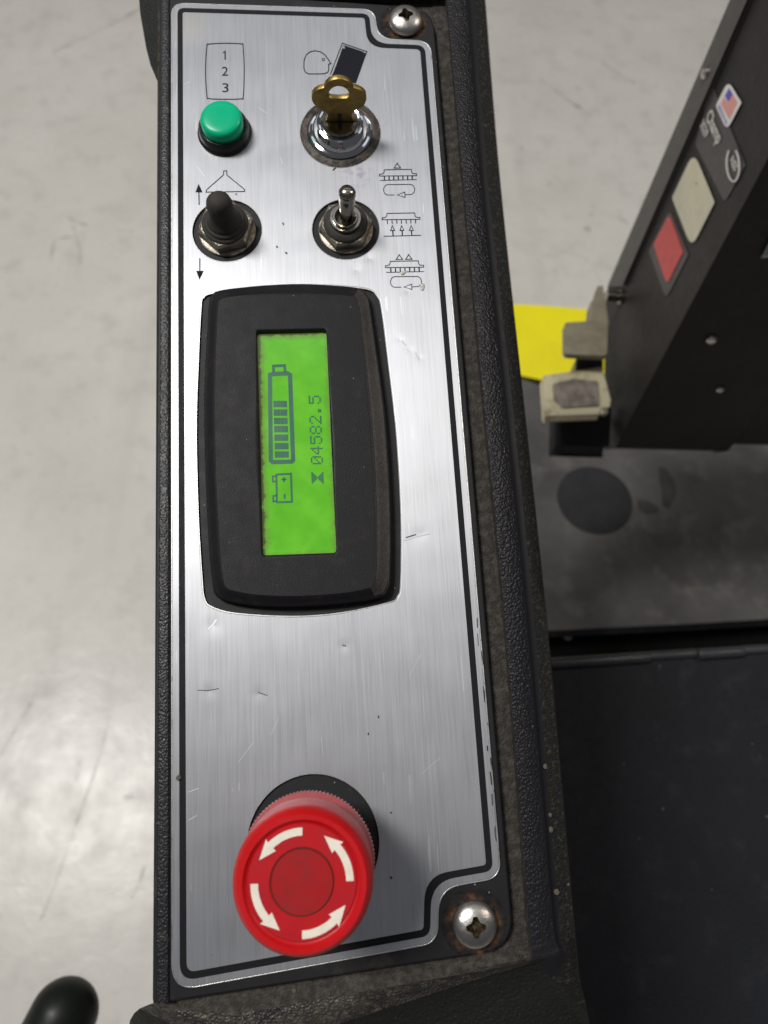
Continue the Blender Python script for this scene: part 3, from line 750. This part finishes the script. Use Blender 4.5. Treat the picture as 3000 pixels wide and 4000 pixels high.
link('rubber_boot', lathe([(0.0083, 0.0048), (0.0083, 0.0053), (0.0079, 0.0058), (0.0073, 0.0060), (0.0072, 0.0066), (0.0069, 0.0070), (0.0062, 0.0072), (0.0060, 0.0082), (0.0056, 0.0088), (0.0050, 0.0098), (0.0046, 0.0115), (0.00455, 0.0138),
                            (0.0046, 0.0158), (0.0042, 0.0177), (0.0032, 0.0191), (0.0017, 0.0199), (0, 0.0201)], 56, m_rubber, ang=50), bt)
c, r = HOLE['tog']
tg = link('toggle_switch', lathe([(0.0099, 0.0), (0.0099, 0.0009), (0.0094, 0.0012), (0, 0.0012)], 64, m_washer), con, (c.x, c.y, 0), label='bare metal toggle switch with shiny lever')
link('hex_nut', hexnut(0.0098, 0.0012, 0.0046, m_nut, 0.12), tg)
link('rubber_seal', lathe([(0.0080, 0.0044), (0.0080, 0.0049), (0.0075, 0.0055), (0.0068, 0.0060), (0.0062, 0.0064), (0.0055, 0.0064), (0, 0.0064)], 56, m_rubber, ang=40), tg)
link('bushing', annulus(0.0036, 0.0057, 0.0058, 0.0078, m_nickel), tg)
link('bushing_ring', annulus(0.0036, 0.0046, 0.0070, 0.0086, m_nickel), tg)
link('bushing_well', lathe([(0.0038, 0.0060), (0.0038, 0.0066), (0, 0.0066)], 40, m_slot), tg)
base = Vector((c.x + 0.0002, c.y - 0.0004, 0.0064)); tip = pp(1356, 756, 0.0185)
ax = (tip - base); L = ax.length
lv = lathe([(0.0020, 0), (0.0023, L * 0.3), (0.0027, L * 0.6), (0.0029, L * 0.80), (0.0028, L * 0.84), (0.0029, L * 0.88), (0.0031, L * 0.96), (0.0030, L * 1.05), (0.0024, L * 1.13), (0.0013, L * 1.175), (0, L * 1.19)], 44, m_nickel, ang=50)
o = link('lever', lv, tg, base - Vector((c.x, c.y, 0))); o.rotation_mode = 'QUATERNION'; o.rotation_quaternion = Vector((0, 0, 1)).rotation_difference(ax)

# ------------------------------------------------------------------ emergency stop
c, r = HOLE['stop']
HM = 0.0445
RM = 0.0172
es = link('emergency_stop_button', lathe([(RM * 1.0, 0.0275), (RM * 1.035, 0.030), (RM * 1.03, 0.0330), (RM * 1.035, HM - 0.0048), (RM * 1.02, HM - 0.0025), (RM * 0.975, HM - 0.0008), (RM * 0.93, HM), (RM * 0.86, HM), (RM * 0.835, HM - 0.0006), (RM * 0.80, HM - 0.0011), (0, HM - 0.0011)], 128, m_red, ang=45), con, (c.x, c.y, 0), label='red mushroom emergency stop button with cream arrows')
link('button_stem', lathe([(0.0125, 0.0001), (0.0125, 0.0150), (0.0150, 0.0170), (0.0150, 0.0215), (0.010, 0.0215), (0.010, 0.0270), (0, 0.0270)], 64, m_black), es)
# knurled collar under the head
vs, fs = [], []; NK = 105
prof = [(0.0155, 0.0198, 0), (0.0172, 0.0205, 0), (0.0181, 0.0208, 1), (0.0181, 0.0230, 1), (0.0174, 0.0236, 0), (0.0168, 0.0240, 0), (0.0170, 0.0276, 0)]
for rr, h, kn in prof:
    for k in range(NK * 2):
        a = PI * k / NK; q = rr + (0.00042 if (kn and k % 2) else 0); vs.append((q * math.cos(a), q * math.sin(a), h))
for i in range(len(prof) - 1):
    for k in range(NK * 2): k2 = (k + 1) % (NK * 2); fs.append((i * 2 * NK + k, i * 2 * NK + k2, (i + 1) * 2 * NK + k2, (i + 1) * 2 * NK + k))
link('knurled_collar', finish(fix_normals(mesh(vs, fs)), m_pink, True, 25), es)
HF = HM - 0.0011
link('face_disc', annulus(RM * 0.465, RM * 0.795, HF - 0.0002, HF + 0.0004, m_red2, 96), es)
link('centre_groove', annulus(RM * 0.448, RM * 0.472, HF - 0.0002, HF + 0.0001, m_slot, 96), es)
link('centre_disc', lathe([(RM * 0.449, HF), (RM * 0.449, HF + 0.0003), (RM * 0.44, HF + 0.00045), (0, HF + 0.00045)], 96, m_red3), es)
for k in range(4):
    a0 = math.radians(90 * k - 2); n = 14; pts = []
    r0_, r1_ = RM * 0.635, RM * 0.745
    span = math.radians(42)
    for i in range(n + 1): a = a0 + span * i / n; pts.append((r1_ * math.cos(a), r1_ * math.sin(a)))
    ah = a0 + span; at_ = math.radians(90 * k + 61)
    hw = RM * 0.055
    pts.append(((r1_ + hw) * math.cos(ah - 0.01), (r1_ + hw) * math.sin(ah - 0.01)))
    pts.append((RM * 0.70 * math.cos(at_), RM * 0.70 * math.sin(at_)))
    pts.append(((r0_ - hw) * math.cos(ah - 0.01), (r0_ - hw) * math.sin(ah - 0.01)))
    for i in range(n, -1, -1): a = a0 + span * i / n; pts.append((r0_ * math.cos(a), r0_ * math.sin(a)))
    link('arrow', sheet([pts], HF + 0.0003, HF + 0.00055, m_cream), es)

# ------------------------------------------------------------------ screws
def rust_stain():
    m, t, p = new_mat('rust_stain'); v = coords(t)
    p.inputs['Roughness'].default_value = 0.8
    t.links.new(ramp(t, noise(t, v, 500, 4), 0.35, 0.7, (0.05, 0.03, 0.02, 1), (0.22, 0.09, 0.03, 1)), p.inputs['Base Color'])
    ln = nd(t, 'ShaderNodeVectorMath', operation='LENGTH'); t.links.new(v, ln.inputs[0])
    f = ramp(t, math_(t, 'MULTIPLY', ln.outputs['Value'], 100), 0.69, 0.93, (1, 1, 1, 1), (0, 0, 0, 1))
    f = math_(t, 'MULTIPLY', f, ramp(t, noise(t, v, 230, 4), 0.40, 0.62), True)
    t.links.new(math_(t, 'MULTIPLY', f, 0.85), p.inputs['Alpha']); return m
m_stain = rust_stain()
def screw(px_, py_, rot, label):
    q = pp(px_, py_); R_ = 0.0068
    prof = [(R_ * 0.99, 0.0003), (R_, 0.0008)]
    for k in range(1, 13):
        a = k / 12 * PI / 2; prof.append((R_ * math.cos(a) ** 0.9 if k < 12 else 0, 0.0008 + 0.0034 * math.sin(a)))
    me = lathe(prof, 72, m_screw, ang=60)
    me2 = me
    o = link('screw', me2, con, (q.x, q.y, 0.0002), label=label)
    # cross recess: four tapering wings cut by a boolean
    bm = bmesh.new(); w = 0.00075; l = 0.0030; i_ = 0.0013
    pts = []
    for k in range(4):
        a = k * PI / 2 + rot; d = Vector((math.cos(a), math.sin(a))); s = Vector((-d.y, d.x))
        pts += [d * l * 0.98 - s * w * 0.8, d * l - s * 0, d * l * 0.98 + s * w * 0.8, d * i_ + s * i_ * 0.95]
    top = [bm.verts.new((p.x * 1.12, p.y * 1.12, 0.0046)) for p in pts]; bot = [bm.verts.new((p.x * 0.5, p.y * 0.5, 0.0012)) for p in pts]
    bm.faces.new(top); bm.faces.new(bot[::-1])
    for k in range(16): bm.faces.new((top[k], bot[k], bot[(k + 1) % 16], top[(k + 1) % 16]))
    bmesh.ops.recalc_face_normals(bm, faces=bm.faces)
    cm = bpy.data.meshes.new('cut'); bm.to_mesh(cm); bm.free(); cm.materials.append(m_recess)
    co = bpy.data.objects.new('cut', cm); COL.objects.link(co)
    co.parent = con; co.location = o.location
    md = o.modifiers.new('b', 'BOOLEAN'); md.object = co; md.operation = 'DIFFERENCE'; md.solver = 'EXACT'; md.material_mode = 'TRANSFER'
    bpy.context.view_layer.update()
    dg = bpy.context.evaluated_depsgraph_get()
    nm = bpy.data.meshes.new_from_object(o.evaluated_get(dg)); o.modifiers.clear(); o.data = nm
    bpy.data.objects.remove(co)
    st = sheet([circle((0, 0), 0.0100, 48)], -0.0002, -0.00012, m_stain)
    link('rust_stain', st, o)
    return o
screw(1583, 92, 0.15, 'domed steel cross head screw at the top right of the plate')
screw(1852, 3606, 0.0, 'domed steel cross head screw at the bottom right in a rust ring')

# ------------------------------------------------------------------ housing
ST = 14
def P2(l): return [Vector((x, y)) for x, y in l]
R_in = [(1668, -300), (1690, 0), (1752, 700), (1830, 1600), (1900, 2400), (1962, 3200), (1986, 3550), (1990, 3640), (1975, 3680), (1930, 3690), (1700, 3725), (1300, 3790), (900, 3855), (600, 3900)]
R_pe = [(1692, -300), (1714, 0), (1776, 700), (1853, 1600), (1926, 2400), (1990, 3200), (2016, 3550), (2022, 3650), (2012, 3706), (1955, 3722), (1712, 3757), (1306, 3822), (905, 3887), (598, 3919)]
R_ch = [(1716, -300), (1740, 0), (1801, 700), (1884, 1600), (1961, 2400), (2024, 3200), (2049, 3550), (2060, 3660), (2060, 3735), (2000, 3757), (1720, 3802), (1300, 3868), (902, 3930), (588, 3922)]
R_rt = [(1722, -300), (1747, 0), (1809, 700), (1893, 1600), (1971, 2400), (2035, 3200), (2061, 3550), (2073, 3665), (2076, 3745), (2006, 3768), (1735, 3818), (1312, 3892), (905, 3958), (572, 3928)]
R_ro = [(1796, -300), (1822, 0), (1876, 700), (1970, 1600), (2052, 2400), (2122, 3200), (2152, 3550), (2165, 3660), (2176, 3722), (2037, 3774), (1830, 3836), (1370, 3984), (950, 4100), (545, 3940)]
R_g0 = [(1802, -300), (1828, 0), (1882, 700), (1976, 1600), (2058, 2400), (2128, 3200), (2158, 3550), (2171, 3665), (2183, 3730), (2043, 3784), (1836, 3848), (1376, 3998), (950, 4115), (538, 3946)]
R_g1 = [(1824, -300), (1851, 0), (1905, 700), (2004, 1600), (2084, 2400), (2151, 3200), (2180, 3550), (2190, 3665), (2205, 3760), (2100, 3860), (1880, 3960), (1400, 4120), (940, 4220), (524, 3958)]
R_o = [(1866, -300), (1892, 0), (1950, 700), (2046, 1600), (2131, 2400), (2204, 3200), (2235, 3550), (2244, 3660), (2254, 3780), (2280, 4080), (1950, 4400), (1400, 4420), (900, 4420), (508, 3985)]
R_q = [(1870, -300), (1896, 0), (1954, 700), (2050, 1600), (2135, 2400), (2208, 3200), (2239, 3550), (2249, 3660), (2262, 3800), (2300, 4240), (1960, 4600), (1400, 4700), (800, 4700), (495, 4060)]
H_ = [[-.0030] * ST, [-.0030] * ST, [-.0030] * 9 + [-.0030] * 5, [.0016] * 8 + [.0004, -.0010, -.0018, -.0022, -.0024, -.0024], [-.0006] * 8 + [-.0026, -.0052, -.0062, -.0068, -.007, -.006],
      [-.0034] * 8 + [-.0042, -.0066, -.0075, -.0082, -.0082, -.0075], [-.0038] * 8 + [-.0050, -.0085, -.010, -.012, -.012, -.011], [-.0050] * 8 + [-.0070, -.015, -.020, -.022, -.022, -.018], [-.09] * ST]
rows = [R_in, R_pe, R_ch, R_rt, R_ro, R_g0, R_g1, R_o, R_q]
mats = [m_dust, m_dust, m_ridge, m_ridge, m_groove, m_groove, m_dust2, m_body, m_body]
# rows: material of the band between row i and i+1
band = [1, 1, 1, 0, 2, 2, 3, 4]
SUB = 8
vs, fs, mi = [], [], []
dense = []
for rw, hh in zip(rows, H_):
    pts = catmull([Vector((x, y, h * 1e5)) for (x, y), h in zip(rw, hh)], SUB, False)
    dense.append([pp(p.x, p.y, p.z / 1e5) for p in pts])
n = len(dense[0])
for d in dense: vs += d
for i in range(len(dense) - 1):
    for k in range(n - 1):
        fs.append((i * n + k, i * n + k + 1, (i + 1) * n + k + 1, (i + 1) * n + k))
        mt = band[i]
        st = k / SUB
        if st > 8.6:     # bottom side: dusty slope, then the dull lower body
            mt = {0: 1, 1: 1, 2: 1, 3: 5, 4: 4, 5: 4, 6: 4, 7: 4}[i]
        mi.append(mt)
me = fix_normals(mesh(vs, fs))
m_slope = M('dusty_lower_slope', (0.016, 0.015, 0.015), 0.5, grain=(1100, 0.0005, 1), dirt=(520, (0.12, 0.105, 0.08), 0.50, 0.72), var=(60, (0.05, 0.045, 0.036), 0.4, 0.7))
finish(me, [m_ridge, m_dust, m_groove, m_dust2, m_body, m_slope], True, 60)
for p_, i_ in zip(me.polygons, mi): p_.material_index = i_
if me.polygons[10].normal.z < 0:
    me.flip_normals()
link('housing', me, con, label='black grained plastic housing with dusty channel')
# floor of the recess beneath and above the plate
base = prism([pp(x, y, -0.0032) for x, y in ((618, -300), (1740, -300), (1738, 30), (1990, 3640), (600, 3895))], Vector((0, 0, -0.02)), m_dust)
link('recess_floor', base, con)
rt = prism([pp(x, y, 0.0006) for x, y in ((618, -300), (1715, -300), (1722, -22), (1500, -16), (624, -62))], Vector((0, 0, -0.006)), m_dust, 0.0008)
link('top_rim', rt, con)
# bulging lower shell that shows beyond the left side at the top
sh = [pp(x, y, -0.030) for x, y in ((650, -300), (545, -300), (556, -60), (566, 54), (590, 190), (606, 250), (640, 330), (700, 330), (700, -300))]
link('lower_shell', prism(sh, Vector((0, 0, -0.08)), m_body, 0.002), con)
# flecks stuck to the right side
for x, y, r in ((2130, 2995, .0008), (2150, 3183, .0007), (2153, 3240, .0009), (2175, 3483, .0010), (1700, 65, .0006), (697, 3040, .0009), (2220, 3455, .0005), (1150, 3870, .0007), (780, 3965, .0007)):
    q = pp(x, y, 0.0012 if x < 1800 else -0.0036)
    if y > 3800: q = pp(x, y, -0.0030)
    me = lathe([(r, 0), (r * 0.8, r * 0.35), (r * 0.3, r * 0.5), (0, r * 0.5)], 8, m_fleck)
    for v in me.vertices: v.co.x *= random.uniform(0.6, 1.1); v.co.y *= random.uniform(0.7, 1.3)
    link('dirt_fleck', me, con, q)

# ------------------------------------------------------------------ column with stickers
d_ax = (R @ iv(-23, 1500, 2893)).normalized()
E_bot = at_depth(2402, 1745, 0.70)
fwd = Vector((Yw.dot(Vector((0, 0, 0))), 0, 0))
fwd = Vector((0, 1, 0)); rgt = Vector((1, 0, 0))
nF = d_ax.cross(fwd).normalized()
if nF.x > 0: nF = -nF
def onF(px_, py_, off=0.0):
    r = ray(px_, py_); t = (E_bot + nF * off - C0).dot(nF) / r.dot(nF); return C0 + r * t
colu = empty('sticker_column', Matrix.Translation(E_bot), 'slanted black sheet metal column with flag, red and cream stickers', 'machine column')
def rel(p): return p - E_bot
fp = [(2990, -330), (2855, 0), (2377, 1114), (2364, 1200), (2362, 1500), (2352, 1700), (2366, 1752), (2402, 1746), (2469, 1615), (2994, 617), (3480, -330)]
poly = [rel(onF(*p)) for p in fp]
link('column_body', prism(poly, rgt * 0.109, m_col, 0.0015), colu)
link('side_box', prism([p + rgt * 0.1095 + (-d_ax * 0.013 if i in (5, 6, 7) else Vector()) for i, p in enumerate(poly)], rgt * 0.16, m_col, 0.0015), colu)
fl2 = [(2990, -330), (2855, 0), (2377, 1114), (2430, 1114), (2915, 0), (3050, -330)]
link('flange', prism([rel(onF(x, y, 0.004)) for x, y in fl2], rgt * 0.0035, m_colflange, 0.0008), colu)
link('seam', prism([rel(onF(x, y, 0.0006)) for x, y in ((3048, -330), (2913, 0), (2428, 1114), (2446, 1114), (2934, 0), (3070, -330))], rgt * 0.0004, m_slot), colu)
def plate_on(name, pts, mat, off, lab=None, rad=None):
    if rad:
        pts = [tuple(p) for p in rounded([Vector(p) for p in pts], [rad] * len(pts), 5)]
    p = Print(lambda x, y: rel(onF(x, y, off)), nF); p.poly(pts)
    kw = {'label': lab} if lab else {}
    return p.build(name, mat, colu, thick=0.0003, **kw)
def cc(x, y): return (1900 + x / 1.508, y / 1.508)
plate_on('dark_label', [cc(1330, 495), cc(1528, 975), cc(1405, 1195), cc(1232, 850)], m_label, 0.0004, 'dark name label', 12)
plate_on('dark_label', [cc(1082, 1235), cc(1192, 1500), cc(1060, 1762), cc(958, 1480)], m_label, 0.0004, 'dark surround of the red reflector', 12)
plate_on('reflector', [cc(1078, 1262), cc(1160, 1485), cc(1064, 1678), cc(986, 1440)], m_redref, 0.0009, 'red diamond reflector sticker', 10)
plate_on('reflector', [cc(1222, 895), cc(1345, 1195), cc(1210, 1462), cc(1095, 1165)], m_white, 0.0009, 'cream diamond reflector sticker', 22)
def cf(x, y): return (2600 + x / 3.6875, 250 + y / 3.6875)
fs_ = plate_on('flag_sticker', [cf(905, 245), cf(1095, 560), cf(885, 965), cf(728, 600)], m_stwhite, 0.0010, 'white sticker with stars and stripes flag', 16)
def fprint(name, mat, build, off):
    p = Print(lambda x, y: rel(onF(*cf(x, y), off)), nF); build(p); p.build(name, mat, fs_, thick=0.00008)
A, B, C_, D = Vector((915, 345)), Vector((1035, 560)), Vector((925, 790)), Vector((800, 560))
def q_(u, v): return tuple((A * (1 - u) + B * u) * (1 - v) + (D * (1 - u) + C_ * u) * v)
for k in range(7): fprint('red_stripe', m_stred, lambda p: p.poly([q_(0 if k > 3 else 0.42, k / 6.5), q_(1, k / 6.5), q_(1, (k + .62) / 6.5), q_(0 if k > 3 else 0.42, (k + .62) / 6.5)]), 0.0014)
fprint('blue_canton', m_stblue, lambda p: p.poly([q_(0, 0), q_(0.40, 0), q_(0.40, 0.52), q_(0, 0.52)]), 0.0014)
fF = lambda x, y: rel(onF(*cf(x, y), 0.0015))
def label_text(name, body, p0, p1, p2, mat, par, it=0.0):
    me = text_mesh(body, fF, p0, p1, p2, it, 0.025); me.materials.append(mat); return link(name, me, par)
label_text('lettering', 'MADE IN USA', (752, 620), (872, 890), (775, 572), m_stblue2, fs_)
label_text('lettering', 'Champ', (578, 780), (745, 1168), (655, 625), m_sil, colu)
label_text('lettering', '3529', (497, 890), (568, 1076), (550, 785), m_sil, colu)
label_text('lettering', 'NSS', (925, 1392), (995, 1560), (975, 1300), m_sil, colu, 0.2)
p = Print(fF, nF)
ell = []
for k in range(41):
    a = math.radians(-60 + 300 * k / 40); ell.append((970 - 90 * math.cos(a) + 10 * math.sin(a), 1452 + 240 * math.sin(a)))
p.line(ell, 26); p.build('oval_emblem', m_sil, colu, thick=0.0001)
# small screws on the column
def stud(px_, py_, off, r, lab=None, plane='F'):
    q = rel(onF(px_, py_, off))
    me = lathe([(r, 0), (r, r * 0.3), (r * 0.7, r * 0.6), (0, r * 0.7)], 20, m_screw)
    o = link('screw', me, colu, q); o.rotation_mode = 'QUATERNION'; o.rotation_quaternion = Vector((0, 0, 1)).rotation_difference(nF); return o
stud(2757, 285, 0.004, 0.0040)
nG = d_ax.cross(rgt).normalized()
if nG.z < 0: nG = -nG
def onG(px_, py_, off=0.0):
    r = ray(px_, py_); t = (E_bot + nG * off - C0).dot(nG) / r.dot(nG); return C0 + r * t
for x, y, rr in ((2778, 1326, 0.0038), (2812, 1521, 0.0030)):
    me = lathe([(rr, 0), (rr, rr * 0.3), (rr * 0.7, rr * 0.7), (0, rr * 0.8)], 20, m_screw)
    o = link('screw', me, colu, rel(onG(x, y, 0.0005))); o.rotation_mode = 'QUATERNION'; o.rotation_quaternion = Vector((0, 0, 1)).rotation_difference(nG)
p = Print(lambda x, y: rel(onG(x, y, 0.001)), nG); p.poly([(2972, 1008), (3040, 1000), (3040, 880)]); p.build('small_label', m_label2, colu, thick=0.0003)
# bolt on the flange
q = rel(onF(2432, 1162, 0.0005))
me = lathe([(0.0062, 0), (0.0062, 0.003), (0.0048, 0.004), (0.0045, 0.016), (0, 0.016)], 24, m_nickel)
o = link('bolt', me, colu, q); o.rotation_mode = 'QUATERNION'; o.rotation_quaternion = Vector((0, 0, 1)).rotation_difference(Vector((-1, 0, 0.1)))
# brackets beside the column
def slab(px_pts, depth, vec, mat, bev=0.001, rnd=None):
    pts = [Vector(p) for p in px_pts]
    if rnd: pts = rounded(pts, [rnd] * len(pts), 5)
    r0 = ray(2300, 1400)
    # vertical-facing plane at that depth, facing up the machine
    z = at_depth(sum(p.x for p in pts) / len(pts), sum(p.y for p in pts) / len(pts), depth).z
    return prism([rel(on_z(p.x, p.y, z)) for p in pts], vec, mat, bev)
link('bracket_upright', slab([(2338, 1120), (2352, 1120), (2372, 1262), (2312, 1262), (2322, 1160)], 0.66, Vector((0, 0, -0.02)), m_brk), colu, label='tan metal upright of the bracket')
link('bracket_plate', slab([(2206, 1262), (2372, 1252), (2368, 1388), (2206, 1380)], 0.64, Vector((0, 0, -0.006)), m_brk, 0.0006, 14), colu, label='tan metal plate of the bracket')
link('bracket_post', slab([(2256, 1384), (2352, 1384), (2352, 1470), (2250, 1470)], 0.68, Vector((0, 0, -0.05)), m_black), colu)
link('foot_block', slab([(2122, 1470), (2350, 1436), (2382, 1560), (2378, 1588), (2345, 1590), (2345, 1614), (2132, 1622)], 0.64, Vector((0, 0, -0.010)), m_brk2, 0.0006), colu, label='worn cream metal block with grimy pad')
link('grimy_pad', slab([(2160, 1500), (2240, 1480), (2335, 1490), (2342, 1582), (2200, 1590), (2165, 1560)], 0.6395, Vector((0, 0, -0.004)), m_brk3, 0.0004, 6), colu)
link('base_post', slab([(2176, 1600), (2380, 1600), (2372, 1738), (2172, 1732)], 0.69, Vector((0, 0, -0.02)), m_dull_dark, 0.002), colu)
me = lathe([(0.0035, 0), (0.0035, 0.003), (0, 0.0045)], 20, m_brk)
link('bolt', me, colu, rel(at_depth(2356, 1612, 0.63)))

# ------------------------------------------------------------------ yellow cover, deck, lid, grip
ZD = CAMZ - 0.86
yc = on_z(2150, 1330, 0.30)
yp = [(1900, 1196), (2060, 1200), (2200, 1210), (2420, 1230), (2700, 1300), (2700, 1560), (2260, 1502), (2016, 1452), (1900, 1430)]
yl = prism([on_z(x, y, 0.30) - yc for x, y in yp], Vector((0, 0, -0.10)), m_yel, 0.006)
yo = link('yellow_cover', yl, None, yc); yo['label'] = 'bright yellow plastic cover low between console and column'; yo['category'] = 'cover'
sk = prism([on_z(x, y, 0.285) - yc for x, y in ((1900, 1430), (2016, 1452), (2260, 1502), (2700, 1560), (2700, 1640), (2250, 1560), (1900, 1500))], Vector((0, 0, -0.15)), m_black, 0.002)
link('rubber_skirt', sk, yo)
dk0 = on_z(2500, 2000, ZD)
dpts = [(1900, 1440), (2040, 1490), (2250, 1560), (2700, 1600), (3400, 1560), (3600, 2370), (2700, 2424), (1900, 2462)]
deck = empty('standing_deck', Matrix.Translation(dk0), 'scuffed grey black deck with round dark disc behind the console', 'machine deck')
link('deck_plate', prism([on_z(x, y, ZD) - dk0 for x, y in dpts], Vector((0, 0, -0.03)), m_deck, 0.004), deck)
pc = on_z(2323, 1953, ZD); pr_ = (on_z(2466, 1950, ZD) - on_z(2180, 1950, ZD)).length / 2
link('dark_disc', lathe([(pr_ * 1.02, 0), (pr_, 0.0008), (pr_ - 0.004, 0.0022), (pr_ * 0.6, 0.0030), (0, 0.0032)], 64, m_dull_dark), deck, pc - dk0, label='round dark disc on the deck')  # low disc, darker than the deck around it
p = Print(lambda x, y: on_z(x, y, ZD + 0.0012) - dk0, UPN)
p.poly([(2575, 1822), (2600, 1830), (2635, 1880), (2642, 1930), (2615, 1985), (2590, 1970), (2590, 1920), (2580, 1880)])
p.poly([(2490, 1950), (2525, 1955), (2575, 1985), (2570, 2000), (2530, 2003), (2495, 1985)])
p.build('dark_smudge', m_smudge, deck, thick=0.0003)
link('dark_gap_panel', prism([on_z(x, y, ZD - 0.05) - dk0 for x, y in ((1700, 2200), (3700, 2150), (3900, 3300), (1700, 3300))], Vector((0, 0, -0.03)), m_void), deck)  # near-black sheet added as the darkness of the gap past the deck
stx = on_z(2215, 2483, ZD - 0.04); me = lathe([(0.007, 0), (0.006, 0.003), (0, 0.004)], 16, m_screw); link('screw', me, deck, stx - dk0)

ZL = CAMZ - 0.52
ld0 = on_z(2500, 2600, ZL)
lid = empty('hinged_lid', Matrix.Translation(ld0), 'large flat matt black lid with barrel hinge at lower right', 'lid')
link('lid_panel', prism([on_z(x, y, ZL) - ld0 for x, y in ((1900, 2630), (3300, 2542), (3600, 4600), (1900, 4600))], Vector((0, 0, -0.02)), m_lid, 0.0012), lid)
def hingebar(x0, y0, x1, y1, rad, mat, dz):
    a = on_z(x0, y0, ZL + dz); b = on_z(x1, y1, ZL + dz); Lh = (b - a).length
    me = lathe([(rad * 0.9, 0), (rad, 0.0008), (rad, Lh - 0.0008), (rad * 0.9, Lh)], 24, mat)
    o = link('hinge_knuckle', me, lid, a - ld0); o.rotation_mode = 'QUATERNION'; o.rotation_quaternion = Vector((0, 0, 1)).rotation_difference(b - a); return o
m_hinge = M('worn_black_hinge', (0.030, 0.030, 0.034), 0.42, dirt=(60, (0.09, 0.075, 0.06), 0.55, 0.8), grain=(300, 0.0003))
hingebar(1990, 2604, 2538, 2568, 0.0042, m_hinge, 0.001)
hingebar(2542, 2564, 2722, 2553, 0.0036, m_hinge, -0.001)
hingebar(2726, 2557, 2902, 2546, 0.0042, m_hinge, 0.001)
hingebar(2906, 2541, 3300, 2518, 0.0036, m_hinge, -0.001)
link('hinge_leaf', prism([on_z(x, y, ZL - 0.002) - ld0 for x, y in ((1900, 2590), (3300, 2510), (3300, 2550), (1900, 2638))], Vector((0, 0, -0.004)), m_hinge, 0.0005), lid)
for x, y, s in ((2577, 2602, 1.2), (2575, 2615, .8), (2563, 2885, .7), (2590, 3160, 1.6), (2780, 3475, .8), (2938, 2906, 1.0), (2968, 2955, .7), (2435, 2985, 1.1), (2497, 3275, .8), (2995, 3190, 1.4)):
    s *= 0.6; me = lathe([(0.0011 * s, 0), (0.0008 * s, 0.0005 * s), (0, 0.0006 * s)], 7, m_fleck)
    for v in me.vertices: v.co.x *= random.uniform(0.5, 1.4)
    link('dirt_fleck', me, lid, on_z(x, y, ZL + 0.0002) - ld0)

# lever grip in the lower left corner
a = at_depth(250, 3962, 0.46); b = at_depth(40, 4430, 0.44)
axv = (b - a); Lg = axv.length; Rg = 0.0205
prof = [(0, -Rg)] + [(Rg * math.sin(t * PI / 2 / 10), -Rg * math.cos(t * PI / 2 / 10)) for t in range(1, 11)] + [(Rg * 1.08, Lg * 0.4), (Rg * 1.05, Lg), (Rg * 0.8, Lg * 1.02), (0, Lg * 1.02)]
gm = lathe(prof, 48, m_grip, ang=60)
go = link('lever_grip', gm, None, a); go.rotation_mode = 'QUATERNION'; go.rotation_quaternion = Vector((0, 0, 1)).rotation_difference(axv)
go['label'] = 'glossy black rounded lever grip at the bottom left corner'; go['category'] = 'grip'
# its shaft running down to the floor side of the machine
st = link('lever_shaft', lathe([(0.006, 0), (0.006, 0.5), (0, 0.5)], 20, m_black), go, (0, 0, Lg))
